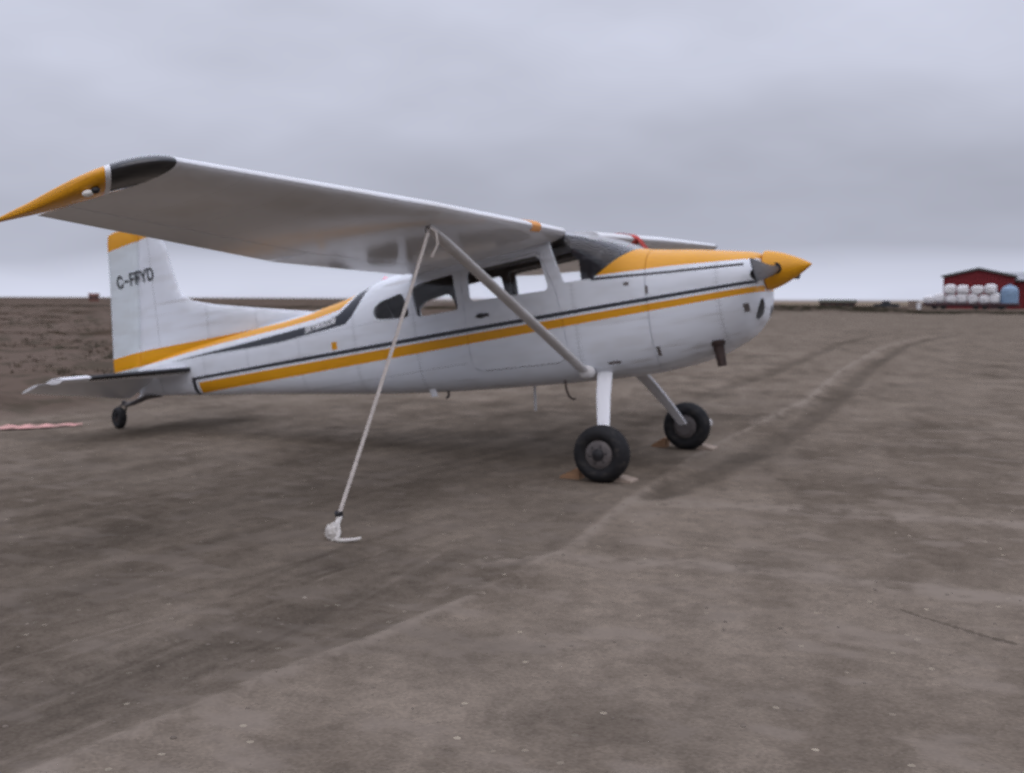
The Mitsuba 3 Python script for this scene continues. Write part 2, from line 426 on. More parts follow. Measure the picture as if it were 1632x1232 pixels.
def ground_col(p, n, uv):
    x, y = p.x, p.y
    wx = x + 0.10 * (noise(x * 3, y * 3, 7.0) - .5)
    big = fbm(x * .33, y * .33, 1.3, 3)
    mid = fbm(x * 1.5, y * 1.5, 5.1, 3)
    streak = fbm((x + .3 * y) * 4.5, y * .9 - x * .2, 2.2, 3)
    fine = fbm(x * 15, y * 15, 9.7, 3)
    grit = noise(x * 95, y * 95, 3.3)
    c = mix((0.124, 0.101, 0.080), (0.205, 0.170, 0.137), smoothstep(.28, .72, big * .30 + mid * .35 + streak * .35))
    c = c * (0.52 + 0.60 * fine + 0.36 * grit)
    # dry silt, pale flecks and pebbles
    c = mix(c, (0.215, 0.180, 0.150), smoothstep(.52, .74, fbm(x * 3.6 + 9, y * 6.0, 4.0, 4)) * .60)
    a, b, r = voronoi(x * 21, y * 21)
    peb = smoothstep(.30, .22, a) * smoothstep(.975, .995, r)
    c = mix(c, mix((0.146, 0.124, 0.099), (0.361, 0.315, 0.248), cell_rand(r * 991.0)), peb * .8)
    # wheel tracks: damp, compacted fines
    wob = .5 + .9 * mid
    damp = smoothstep(.25, .06, seg_dr(wx, y, BAND2)) + .8 * smoothstep(.28, .08, seg_dr(wx, y, BAND1)) + .35 * smoothstep(.42, .1, seg_dr(wx, y, DAMP))
    sx_ = x + .03 * (noise(x * 2, y * 2, 7.0) - .5)
    broken = smoothstep(.30, .55, fbm(x * 3, y * 1.3, 22.0, 3))
    for off in (0.0, .13, .34, -.22):      # narrow tyre prints beside each other
        damp = damp + .42 * broken * smoothstep(.036, .004, seg_dr(sx_ - off, y, RUT1))
    damp = damp + .4 * smoothstep(.10, .02, seg_dr(sx_ + .12, y, RIDGE)) * smoothstep(2., -1., y)
    damp = damp + .42 * broken * (smoothstep(.04, .004, seg_dr(sx_, y, RUT2)) + smoothstep(.03, .01, seg_dr(sx_ + .18, y, RUT2))) + smoothstep(.022, .008, seg_dr(wx, y, CRACK)) * 1.2
    c = c * (1 - .30 * dr.clip(damp * wob, 0, 1.15))
    # slightly lighter ground in front of the wheels, right of the ridge, ragged far edge
    lighter = smoothstep(.5, -.5, y + 1.7 + 1.6 * (mid - .5)) * smoothstep(-.3, .3, x - pl(y, [(b_, a_) for a_, b_ in RIDGE]))
    c = c * (1 + .05 * lighter)
    # left of the ridge: damp soil plus painted wing shadow, with a ragged edge
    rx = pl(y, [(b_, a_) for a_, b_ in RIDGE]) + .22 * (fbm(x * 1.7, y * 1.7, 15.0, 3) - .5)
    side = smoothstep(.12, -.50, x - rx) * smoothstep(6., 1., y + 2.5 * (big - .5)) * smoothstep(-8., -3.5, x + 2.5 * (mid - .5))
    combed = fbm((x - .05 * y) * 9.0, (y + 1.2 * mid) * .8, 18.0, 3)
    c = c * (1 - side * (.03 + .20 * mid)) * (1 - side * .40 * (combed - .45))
    # older damp stains
    c = c * (1 - .20 * smoothstep(.55, .75, fbm(x * 1.1 + 20, y * .9, 6.0, 4)))
    lite = (smoothstep(.028, .008, seg_dr(sx_ - .05, y, RUT1)) + smoothstep(.028, .008, seg_dr(sx_ - .40, y, RUT1)) + smoothstep(.028, .008, seg_dr(sx_ - .05, y, RUT2))) * .25
    lite = lite + smoothstep(.07, .01, seg_dr(sx_, y, RIDGE)) * .8 + smoothstep(.20, .04, seg_dr(sx_, y, FARRIDGE)) * .8 + smoothstep(.16, .03, seg_dr(x, y + .12 * (mid - .5), LIGHT1)) * .9 + smoothstep(.25, .04, seg_dr(x, y + .3 * (mid - .5), LIGHT2)) * .9
    c = mix(c, (0.235, 0.198, 0.165), dr.clip(lite * smoothstep(.3, .65, fine * .5 + streak * .5), 0, 1))
    # tundra: dead sedge, moss and bare peat
    edge = -8.3 - 0.150 * (y - 0.7) + 1.6 * (fbm(x * .8, y * .8, 8.0, 3) - .5)
    tu = smoothstep(-.8, .8, edge - x)
    back = smoothstep(116., 119., y - .06 * x + 2.0 * (noise(x * .4, y * .4) - .5))
    tu = dr.maximum(tu, back)
    v1, v2 = fbm(x * .55, y * .55, 3.0, 4), fbm(x * 2.2, y * 2.2, 4.0, 3)
    t = mix((0.138, 0.103, 0.082), (0.172, 0.135, 0.112), v1)
    t = mix(t, (0.086, 0.074, 0.056), smoothstep(.52, .72, v2) * .7)
    t = mix(t, (0.065, 0.048, 0.034), smoothstep(.56, .70, fbm(x * .3, y * .16, 12.0, 4)))
    t = mix(t, (0.030, 0.027, 0.018), back * smoothstep(.15, .5, v2) * smoothstep(133., 128., y))
    return mix(c, t * .86, tu)


def ground_bump(p, n, uv):
    return .010 * fbm(p.x * 22, p.y * 22, 0, 3) + .005 * noise(p.x * 120, p.y * 120, 1.0)


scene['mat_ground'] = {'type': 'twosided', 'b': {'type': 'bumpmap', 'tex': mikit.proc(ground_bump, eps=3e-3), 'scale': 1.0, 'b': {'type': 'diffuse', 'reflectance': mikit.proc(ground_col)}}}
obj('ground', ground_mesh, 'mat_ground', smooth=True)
labels['ground'] = {'label': 'brown gravel and silt airstrip with wheel tracks, tundra behind', 'kind': 'structure'}


def gz(x, y):
    return float(ground_z(np.array([float(x)]), np.array([float(y)]))[0])


# loose stones in the gravel, too many to count
def stone_proto(seed):
    r = np.random.default_rng(seed)
    m = trimesh.creation.icosphere(subdivisions=1)
    v = m.vertices * (1 + .25 * (r.random((len(m.vertices), 1)) - .5)) * np.array([1, .75 + .3 * r.random(), .5 + .2 * r.random()])
    return v, m.faces


protos = [stone_proto(s) for s in range(6)]
for nm, count, lo, hi, colA, colB, seed in (('gravel', 3000, .005, .013, (.11, .09, .075), (.19, .16, .13), 3), ('pale_gravel', 16, .006, .013, (.22, .19, .16), (.32, .285, .24), 5)):
    r = np.random.default_rng(seed)
    V, F, at = [], [], 0
    u = r.random(count) ** .6
    dist = 2.8 + 17 * u
    ang = np.radians(115.9 + 29 * (r.random(count) * 2 - 1))
    xs, ys = CAM[0] + dist * np.cos(ang), CAM[1] + dist * np.sin(ang)
    keep = tundra_np(xs, ys) < .3
    xs, ys = xs[keep], ys[keep]
    zs = ground_z(xs, ys)
    for x, y, z in zip(xs, ys, zs):
        v, f = protos[r.integers(6)]
        s = lo + (hi - lo) * r.random() ** 2.5
        a = r.random() * 6.28
        R = np.array([[math.cos(a), -math.sin(a), 0], [math.sin(a), math.cos(a), 0], [0, 0, 1]])
        V.append(v @ R.T * s + [x, y, z - s * .1])
        F.append(f + at)
        at += len(v)
    scene['mat_' + nm] = procmat(lambda p, n, uv, A=colA, B=colB: mix(A, B, noise(p.x * 40, p.y * 40, p.z * 20)), .9, .2)
    obj(nm, trimesh.Trimesh(np.vstack(V), np.vstack(F), process=False), 'mat_' + nm, smooth=True)
    labels[nm] = {'label': ('small grey brown stones loose all over the airstrip' if nm == 'gravel' else 'scattered pale pebbles lying on the airstrip'), 'category': 'gravel', 'kind': 'stuff'}

# tundra sedge and moss tufts on the left and along the bank behind
r = np.random.default_rng(12)
V, F, at = [], [], 0
cand = 40000
dist = 13 + 75 * r.random(cand) ** 1.5
ang = np.radians(133 + 16 * (r.random(cand) * 2 - 1))
xs, ys = CAM[0] + dist * np.cos(ang), CAM[1] + dist * np.sin(ang)
dens = meshkit.fbm(np.stack([xs * .55, ys * .55, 0 * xs], -1), 3, 30)
keep = (tundra_np(xs, ys) > .55) & (dens > .47)
xs, ys, dist = xs[keep][:4500], ys[keep][:4500], dist[keep][:4500]
zs = ground_z(xs, ys)
for x, y, z, dd in zip(xs, ys, zs, dist):
    k = 9 if dd < 40 else 5
    h0 = r.uniform(.03, .10)
    for _ in range(k):
        a, l = r.random() * 6.28, h0 * r.uniform(.6, 1.2)
        sp = r.uniform(.02, .26)
        bx, by = x + sp * math.cos(a) * .5, y + sp * math.sin(a) * .5
        w = r.uniform(.008, .02) * (1 + dd / 60)
        px, py = -math.sin(a) * w, math.cos(a) * w
        tx, ty = bx + math.cos(a) * l * .7, by + math.sin(a) * l * .7
        V += [[bx - px, by - py, z - .02], [bx + px, by + py, z - .02], [tx, ty, z + l]]
        F.append([at, at + 1, at + 2])
        at += 3
scene['mat_sedge'] = procmat(lambda p, n, uv: mix((0.14, 0.11, 0.085), (0.075, 0.068, 0.048), smoothstep(.4, .65, fbm(p.x * .7, p.y * .7, 3.0, 3))), .95, .1)
obj('tundra_grass', trimesh.Trimesh(np.array(V), np.array(F), process=False), 'mat_sedge')
labels['tundra_grass'] = {'label': 'brown and olive sedge tufts on the tundra left of the airstrip', 'category': 'grass', 'kind': 'stuff'}

# ------------------------------------------------------------------ the aircraft: fuselage sections
ST = np.array([
    [.935, .17, .10, -.24, -.03, 2.2, 2.2], [.925, .25, .135, -.33, -.04, 2.3, 2.3], [.90, .325, .155, -.395, -.06, 2.4, 2.4],
    [.86, .37, .17, -.445, -.08, 2.5, 2.4], [.78, .41, .188, -.525, -.10, 2.7, 2.5], [.65, .435, .214, -.595, -.12, 2.8, 2.6],
    [.40, .455, .262, -.685, -.14, 2.8, 2.8], [.03, .495, .322, -.74, -.15, 2.8, 3.2], [-.10, .505, .352, -.752, -.15, 3.6, 3.4],
    [-.25, .515, .425, -.757, -.14, 5.2, 3.6], [-.45, .525, .515, -.757, -.12, 7.0, 3.8], [-.65, .53, .575, -.755, -.10, 7.5, 4.0],
    [-.80, .533, .605, -.752, -.08, 7.0, 4.2], [-1.2, .535, .60, -.74, -.08, 5.0, 4.4], [-1.8, .525, .545, -.717, -.08, 5.0, 4.4],
    [-2.2, .50, .505, -.698, -.09, 4.4, 4.2], [-2.6, .465, .478, -.67, -.10, 3.4, 4.0], [-3.1, .42, .352, -.628, -.12, 2.8, 3.6],
    [-3.6, .365, .272, -.58, -.13, 2.6, 3.4], [-4.3, .28, .20, -.512, -.13, 2.5, 3.2], [-5.0, .185, .13, -.448, -.13, 2.4, 3.0],
    [-5.6, .115, .06, -.392, -.14, 2.4, 2.8], [-6.05, .06, -.02, -.345, -.16, 2.3, 2.4], [-6.22, .03, -.09, -.29, -.18, 2.0, 2.0]])
SF = PchipInterpolator(ST[::-1, 0], ST[::-1, 1:])


def section(X, N=96, off=0.0):
    w, zt, zb, zm, nu, nl = SF(X)
    w, zt, zb = w - off, zt - off, zb + off
    t = np.linspace(0, 2 * np.pi, 1441)[:-1]
    c, s = np.cos(t), np.sin(t)
    n = np.where(s > 0, nu, nl)
    y = w * np.sign(c) * abs(c) ** (2 / n)
    z = zm + np.where(s > 0, zt - zm, zm - zb) * np.sign(s) * abs(s) ** (2 / n)
    P = np.c_[y, z]
    P = np.vstack([P, P[:1]])
    L = np.r_[0, np.cumsum(np.linalg.norm(np.diff(P, axis=0), axis=1))]
    qq = np.linspace(0, L[-1], N + 1)[:-1]
    return np.c_[np.interp(qq, L, P[:, 0]), np.interp(qq, L, P[:, 1])]


def loft(xs, N=96, off=0.0):
    return skin([np.c_[np.full(N, X), section(X, N, off)] for X in xs])


def side_y(X, Z):
    """Half width of the fuselage skin at station X and height Z (right side is -Y)."""
    s = section(X, 240)
    s = s[s[:, 0] > 0]
    o = np.argsort(s[:, 1])
    return float(np.interp(Z, s[o, 1], s[o, 0]))


plane = thing('light_airplane', 'white high wing tailwheel airplane with yellow and black stripes parked on gravel', 'airplane')

WA = [(-2.710, .105), (-2.695, .175), (-2.615, .226), (-2.352, .275), (-2.315, .190), (-2.272, .030), (-2.669, .065)]
WB = [(-2.245, .300), (-2.146, .330), (-1.790, .365), (-1.770, .343), (-1.745, .034), (-2.198, .023)]
WC = [(-1.626, .362), (-.930, .400), (-.885, .36), (-.838, .107), (-.855, .085), (-1.134, .086), (-1.60, .092), (-1.625, .117)]
WS = [(-.800, .520), (-.700, .150), (-.685, .128), (-.42, .126), (-.132, .300), (-.058, .352), (.06, .48), (-.3, 1.0), (-.755, 1.0), (-.762, .545)]
DOOR = [(-.895, .430), (-.765, .06), (-.725, -.40), (-.76, -.53), (-.83, -.56), (-1.58, -.545), (-1.66, -.52), (-1.685, -.43), (-1.690, .39)]

xs_f = np.unique(np.r_[np.linspace(.024, -.8, 28), np.linspace(-.8, -6.22, 90)])[::-1]
outer = man(loft(xs_f)).as_original()
inner = man(loft(np.linspace(-.03, -3.0, 70), 96, .028)).as_original()
cuts = [(WA, .05), (WB, .035), (WC, .04), (WS, .012)]
holes = m3.Manifold()
for poly, rr in cuts:
    holes = holes + man(prism(poly, -1, 1, rr))
shell = outer - inner - holes
door_r, door_l = man(prism(DOOR, -1, -.2, .04)), man(prism(DOOR, .2, 1, .04))
door_in = [man(prism(Polygon(DOOR).buffer(-.005).exterior.coords[:-1], a, b, .04)) for a, b in ((-1, -.2), (.2, 1))]
body = shell - door_r - door_l
inner_id = inner.original_id()


def split_by(Mf, oid):
    m = Mf.to_mesh()
    ids = np.zeros(len(m.tri_verts), int)
    ri, ro = np.array(m.run_index) // 3, np.array(m.run_original_id)
    for k in range(len(ro)):
        ids[ri[k]:ri[k + 1]] = ro[k]
    V = np.array(m.vert_properties[:, :3], float)
    F = np.array(m.tri_verts)
    out = []
    for sel in (ids != oid, ids == oid):
        t = trimesh.Trimesh(V, F[sel], process=False)
        t.remove_unreferenced_vertices()
        out.append(t)
    return out


skin_m, lining_m = split_by(body, inner_id)
obj('fuselage', W(skin_m), 'mat_paint', plane, smooth=28)
obj('cabin_lining', W(lining_m), 'mat_interior', plane, smooth=28, label='dark brown cabin lining seen through the windows')
for i, dc in enumerate(door_in):
    a, b = split_by(shell ^ dc, inner_id)
    dk = obj('door', W(a), 'mat_paint', plane, smooth=28)
    obj('door_lining', W(b), 'mat_interior', dk, smooth=28)
    sgn = -1 if i == 0 else 1
    yy = sgn * (side_y(-1.5, -.05) + .012)
    hnd = trimesh.util.concatenate([box(-1.57, -1.44, yy - .008, yy + .008, -.062, -.036, .006), box(-1.55, -1.50, min(yy, yy - sgn * .02), max(yy, yy - sgn * .02), -.07, -.028, .004)])
    obj('handle', W(hnd), 'mat_dark_metal', dk)


def panes(poly, rr, name, sides=(-1, 1)):
    solid = man(loft(np.linspace(.02, -3.0, 90), 96, .008)) ^ man(prism(poly, -1, 1, rr))
    m = tri(solid)
    fn, fc = m.face_normals, m.triangles_center
    p = Polygon(poly).buffer(-rr, quad_segs=6).buffer(rr, quad_segs=6)
    on = np.array([p.exterior.distance(Point(c[0], c[2])) for c in fc])
    wall = (abs(fn[:, 1]) < 1e-3) & (on < 2e-3)
    for s in sides:
        sel = ~wall & ((fc[:, 1] * s > 0) if s else True)
        t = trimesh.Trimesh(m.vertices, m.faces[sel], process=False)
        t.remove_unreferenced_vertices()
        obj(name, W(t), 'mat_glass', plane, smooth=True)


panes(WA, .05, 'rear_window')
panes(WB, .035, 'side_window')
panes(WC, .04, 'door_window')
panes(WS, .012, 'windshield', sides=(0,))

# cover laid inside the windshield, and the instrument panel below it
shade_solid = (man(loft(np.linspace(.02, -1.0, 60), 96, .05)) - man(loft(np.linspace(.10, -1.1, 60), 96, .062))) ^ man(prism([(-.545, .118), (-.42, .118), (-.132, .29), (-.05, .31), (-.05, .9), (-.74, .9), (-.60, .36), (-.545, .30)], -1, 1))
obj('windshield_cover', W(tri(shade_solid)), 'mat_shade', plane, label='dark cover inside the windshield')
obj('instrument_panel', W(box(-.56, -.43, -.44, .44, -.25, .20, .02)), 'mat_interior', plane)
for sy in (-.24, .24):
    seat = [box(-1.52, -1.05, sy - .2, sy + .2, -.42, -.30, .03), box(-1.60, -1.48, sy - .19, sy + .19, -.32, .06, .03)]
    obj('seat', W(seat), 'mat_interior', plane)

# cowling with its air inlets
cowl = man(loft(np.r_[np.linspace(.935, .80, 26), np.linspace(.79, .030, 40)]))
inl = []
for c, rad in (((.95, -.265, -.035), (.40, .085, .055)), ((.95, .265, -.035), (.40, .085, .055)), ((.93, -.20, -.315), (.42, .060, .085)), ((.93, .10, -.34), (.30, .05, .05))):
    s = trimesh.creation.icosphere(subdivisions=3)
    s.vertices = s.vertices * rad + c
    inl.append(man(s).as_original())
inlets = m3.Manifold()
for s in inl:
    cowl = cowl - s
cm = cowl.to_mesh()
ids = np.zeros(len(cm.tri_verts), int)
ri, ro = np.array(cm.run_index) // 3, np.array(cm.run_original_id)
for k in range(len(ro)):
    ids[ri[k]:ri[k + 1]] = ro[k]
CV, CF = np.array(cm.vert_properties[:, :3], float), np.array(cm.tri_verts)
iids = [s.original_id() for s in inl]
ck = obj('cowling', W(trimesh.Trimesh(CV, CF[~np.isin(ids, iids)], process=False)), 'mat_paint', plane, smooth=28)
for i in iids:
    t = trimesh.Trimesh(CV, CF[ids == i], process=False)
    t.remove_unreferenced_vertices()
    obj('air_inlet', W(t), 'mat_duct', ck, smooth=True)


def patch(X, Z, dx, dz, y=None, out=.006, ang=0.0):
    """A small plate lying on the right side of the fuselage skin."""
    P = []
    for o in (out, -.012):
        for a, b in ((-dx, -dz), (dx, -dz), (dx, dz), (-dx, dz)):
            u, v = a * math.cos(ang) - b * math.sin(ang), a * math.sin(ang) + b * math.cos(ang)
            P.append([X + u, -(side_y(X + u, Z + v) + o), Z + v])
    return trimesh.PointCloud(P).convex_hull


for X, Z, dx, dz in ((.035, -.036, .012, .035), (.062, -.562, .014, .04), (-.336, -.612, .055, .012), (.825, -.294, .02, .035), (-.134, .039, .022, .014)):
    obj('latch', W(patch(X, Z, dx, dz, out=.004)), 'mat_rim', ck)
obj('yellow_placard', W(patch(-3.216, -.122, .034, .036, out=.0015)), 'mat_yellow', plane)

# exhaust stack
ex = skin([np.array([[c[0] + a, c[1] + b, c[2]] for a, b in [(math.cos(t) * rx, math.sin(t) * ry) for t in np.linspace(0, 2 * np.pi, 17)[:-1]]]) for c, rx, ry in
           (((.53, -.28, -.50), .052, .05), ((.535, -.29, -.60), .046, .044), ((.55, -.31, -.70), .040, .038), ((.555, -.32, -.75), .037, .035))])
ek = obj('exhaust_pipe', W(ex), 'mat_exhaust', plane, smooth=40)
obj('shroud', W(skin([np.array([[.53 + math.cos(t) * rr, -.285 + math.sin(t) * rr, z] for t in np.linspace(0, 2 * np.pi, 21)[:-1]]) for z, rr in ((-.53, .070), (-.570, .064))])), 'mat_exhaust', ek, smooth=40)

# spinner and the two bladed propeller
prof = [(.944, .0), (.944, .163), (.952, .167), (.98, .164), (1.02, .154), (1.06, .141), (1.11, .121), (1.16, .098), (1.21, .073), (1.25, .050), (1.285, .028), (1.31, .011), (1.322, .0005)]
sk = obj('spinner', W(revolve([(x, rr) for x, rr in prof], (0, 0, 0), (1, 0, 0), 56)), 'mat_yellow', plane, smooth=40)
for s in (-1, 1):
    rings = []
    for k, (rad, ch, th, tw) in enumerate([(.10, .078, .074, 90), (.17, .085, .066, 70), (.26, .11, .045, 45), (.40, .135, .030, 32), (.56, .16, .020, 24), (.72, .185, .015, 18), (.80, .19, .012, 15), (.86, .185, .010, 13), (.89, .155, .008, 12), (.905, .09, .005, 12)]):
        t = np.linspace(0, 2 * np.pi, 21)[:-1]
        c_, n_ = np.cos(t) * ch / 2, np.sin(t) * th / 2
        a = math.radians(tw)
        X = 1.045 - (c_ * math.sin(a) - n_ * math.cos(a))
        Z = (c_ * math.cos(a) + n_ * math.sin(a)) * (-s)
        rings.append(np.c_[X, np.full_like(X, s * rad), Z + .028 * rad * s])
    obj('propeller_blade', W(skin(rings)), 'mat_dark_metal', plane, smooth=50)
    # dark blade cuff where the root leaves the spinner
    obj('blade_cuff', W(revolve([(.095, .0), (.095, .052), (.135, .050), (.14, .045), (.14, 0)], (1.045, 0, 0), (0, s, 0), 24)), 'mat_black', sk, smooth=40)


# ------------------------------------------------------------------ wing
def planform(y):
    y = abs(y)
    le = np.interp(y, [0, .5, 2.55, 5.03], [-.662, -.662, -.695, -.835])
    te = np.interp(y, [0, .5, 2.52, 5.03], [-2.245, -2.245, -2.245, -1.885])
    zl = .577 + (y - .55) * .030
    return le, te, zl, zl - .093 * (le - te)


def airfoil(n=26, t=.12, m_=.02, p_=.4):
    x = (1 - np.cos(np.linspace(0, np.pi, n))) / 2
    yt = 5 * t * (.2969 * np.sqrt(x) - .126 * x - .3516 * x ** 2 + .2843 * x ** 3 - .1036 * x ** 4)
    yc = np.where(x < p_, m_ / p_ ** 2 * (2 * p_ * x - x ** 2), m_ / (1 - p_) ** 2 * (1 - 2 * p_ + 2 * p_ * x - x ** 2))
    return x, yc + yt, yc - yt


XA, ZU, ZL = airfoil(40)


def foil_ring(y, x0, x1, drop=0.0, k=1.0):
    """The closed wing section between chord fractions x0 and x1."""
    le, te, zl, zt = planform(y)
    c = le - te
    xx = x0 + (x1 - x0) * (1 - np.cos(np.linspace(0, np.pi, 22))) / 2
    up, lo = np.interp(xx, XA, ZU) * c * k, np.interp(xx, XA, ZL) * c * k
    base = zl + (zt - zl) * xx
    X = le - xx * c
    dz = -drop * (xx - x0) * c
    top = np.c_[X, np.full_like(X, y), base + up + dz]
    bot = np.c_[X, np.full_like(X, y), base + lo + dz]
    return np.vstack([top, bot[::-1]])


wing_keys = []
for s in (-1, 1):
    ys = np.r_[np.linspace(.40, 2.55, 10), np.linspace(2.7, 5.03, 12)]
    wk = obj('wing', W(skin([foil_ring(s * y, 0, .765) for y in ys])), 'mat_white', plane, smooth=35,
             label='right wing, its grey shaded underside facing the camera' if s < 0 else 'left wing beyond the cowling')
    wing_keys.append(wk)
    # fixed trailing edge by the root and tip, then flap and aileron with gaps
    obj('trailing_edge', W(skin([foil_ring(s * y, .769, 1) for y in (.40, .56)])), 'mat_white', wk, smooth=35)
    obj('flap', W(skin([foil_ring(s * y, .772, 1, .02) for y in np.linspace(.575, 2.52, 6)])), 'mat_white', wk, smooth=35)
    obj('aileron', W(skin([foil_ring(s * y, .772, 1, .01) for y in np.linspace(2.54, 5.015, 8)])), 'mat_white', wk, smooth=35)
    # rounded, drooping tip cap: dark light lens in front, yellow behind
    rings = []
    le0, te0, zl0, zt0 = planform(5.03)
    KN = 12
    for k in range(KN + 1):
        f = k / KN * math.pi / 2
        yy = 5.034 + .235 * math.sin(f)
        le = le0 - .40 * (1 - math.cos(f)) ** 1.15
        te = te0 - .16 * math.sin(f)
        xx = (1 - np.cos(np.linspace(0, np.pi, 30))) / 2
        c = le - te
        kk = max(.04, math.cos(f) ** .55)
        th = le0 - te0
        up, lo = np.interp(xx, XA, ZU) * th * kk, np.interp(xx, XA, ZL) * th * kk
        X = le - xx * c
        base = zl0 - .093 * (le0 - X)
        droop = -.055 * math.sin(f) * np.clip((xx - .0) * 1.6, 0, 1) * (1 - .3 * xx)
        rings.append(np.vstack([np.c_[X, np.full_like(X, s * yy), base + up + droop], np.c_[X, np.full_like(X, s * yy), base + lo + droop][::-1]]))
    tip = man(skin(rings))
    # cut lines run obliquely across the cap
    big = 20
    for nm, x0, x1, mt in (('landing_light_lens', -1.02, 2, 'mat_lens'), ('tip_band', -1.060, -1.0205, 'mat_metal_white'), ('wing_tip', -9, -1.0605, 'mat_yellow')):
        c4 = np.array([(x0 + .02, s * 5.32), (x1 + .02, s * 5.32), (x1 - .34, s * 5.0), (x0 - .34, s * 5.0)])
        if s > 0:
            c4 = c4[::-1]
        cut = m3.Manifold.extrude(m3.CrossSection([c4], m3.FillRule.NonZero), 6).translate([0, 0, -3])
        obj(nm, W(tri(tip ^ cut)), mt, wk, smooth=40)
    # navigation light
    nl = trimesh.creation.icosphere(subdivisions=3)
    nl.vertices = nl.vertices * (.027, .018, .018) + np.array([-1.215, s * 5.232, .612])
    nk = obj('navigation_light', W(nl), 'mat_boot', wk, smooth=True)
    nl = trimesh.creation.icosphere(subdivisions=3)
    nl.vertices = nl.vertices * (.036, .020, .018) + np.array([-1.262, s * 5.240, .604])
    obj('light_fairing', W(nl), 'mat_clear_lens', wk, smooth=True)
    # tie down ring under the wing
    th = np.linspace(0, 2 * np.pi, 17)
    obj('tie_down_ring', W(tube(np.c_[-.80 + .018 * np.cos(th), np.full(17, s * 2.58), .487 + .022 * np.sin(th)], .004, 6, False)), 'mat_dark_metal', wk, smooth=40)

    # lift strut: a streamlined tube from the fuselage foot to the wing
    top, foot = np.array([-.90, s * 2.36, .535]), np.array([-.59, s * .50, -.665])
    rings = []
    dirv = (top - foot) / np.linalg.norm(top - foot)
    fw = np.array([1.0, 0, 0])
    fw -= dirv * (fw @ dirv)
    fw /= np.linalg.norm(fw)
    sd = np.cross(dirv, fw)
    t = np.linspace(0, 2 * np.pi, 25)[:-1]
    for f, k in ((-.01, .85), (.03, .95), (.1, 1), (.5, 1), (.93, 1), (.985, .75), (1.01, .6)):
        cx = np.cos(t)
        ch = .058 * k * np.where(cx > 0, cx * .75, cx * 1.0)
        rings.append(foot + (top - foot) * f + ch[:, None] * fw + (np.sin(t) * .024 * k)[:, None] * sd)
    kx = obj('lift_strut', W(skin(rings)), 'mat_strut', plane, smooth=50)
    fp = trimesh.creation.icosphere(subdivisions=3)
    fp.vertices = fp.vertices * (.075, .05, .06) + (foot + np.array([0, -s * .01, .0]))
    obj('strut_fairing', W(fp), 'mat_strut', kx, smooth=True)

# ------------------------------------------------------------------ tail
def slab(le_fn, te_fn, spans, thick, axis, n=20, edge=.12):
    """A thin symmetric surface; le/te give (X, other) along the span."""
    rings = []
    for f, sp in spans:
        (x0, a0), (x1, a1) = le_fn(f), te_fn(f)
        xx = (1 - np.cos(np.linspace(0, np.pi, n))) / 2
        yt = thick * sp * (2.97 * np.sqrt(xx) - 1.26 * xx - 3.516 * xx ** 2 + 2.843 * xx ** 3 - 1.036 * xx ** 4)
        X, A = x0 + (x1 - x0) * xx, a0 + (a1 - a0) * xx
        rings.append((X, A, yt))
    return rings


def fin_half(X, Z):
    """Half thickness of the fin and rudder at X, Z."""
    fr = np.clip((-5.45 - X) / 1.0, 0, 1)
    base = .042 * (1 - .35 * np.clip(Z / 1.5, 0, 1))
    return base * (1 - .75 * np.clip((-X - 5.95) / .55, 0, 1)) + 0 * fr


def upright(poly, name, mat, parent, r=.0, tfun=fin_half, res=.07):
    """A fin-like part: an outline in X, Z given thickness, thinner towards its leading and trailing edges."""
    p = Polygon(poly)
    if r:
        p = p.buffer(-r).buffer(r)
    pts = []
    inner_ = p.buffer(-.012)
    b = np.array(p.exterior.segmentize(.05).coords)[:-1]
    b2 = np.array(inner_.exterior.segmentize(.05).coords)[:-1]
    x0, z0, x1, z1 = p.bounds
    g = [(x, z) for x in np.arange(x0, x1, res) for z in np.arange(z0, z1, res) if p.buffer(-.04).contains(Point(x, z))]
    P = np.vstack([b, b2, np.array(g)]) if g else np.vstack([b, b2])
    from scipy.spatial import Delaunay
    d = Delaunay(P)
    f = d.simplices
    c = P[f].mean(1)
    ok = np.array([p.contains(Point(*q_)) for q_ in c])
    f = f[ok]
    a = P[f]
    sgn = (a[:, 1, 0] - a[:, 0, 0]) * (a[:, 2, 1] - a[:, 0, 1]) - (a[:, 1, 1] - a[:, 0, 1]) * (a[:, 2, 0] - a[:, 0, 0])
    f[sgn < 0] = f[sgn < 0][:, ::-1]
    h = tfun(P[:, 0], P[:, 1])
    edge = np.array([p.exterior.distance(Point(*q_)) for q_ in P])
    h = h * np.sqrt(np.clip(edge / .05, 0, 1)) + .003
    V = np.vstack([np.c_[P[:, 0], -h, P[:, 1]], np.c_[P[:, 0], h, P[:, 1]]])
    n = len(P)
    F = np.vstack([f, f[:, ::-1] + n])
    nb = len(b)
    j = np.arange(nb)
    k = (j + 1) % nb
    F = np.vstack([F, np.c_[j, k, k + n], np.c_[j, k + n, j + n]])
    m = trimesh.Trimesh(V, F, process=False)
    m.fix_normals()
    return obj(name, W(m), mat, parent, smooth=40)


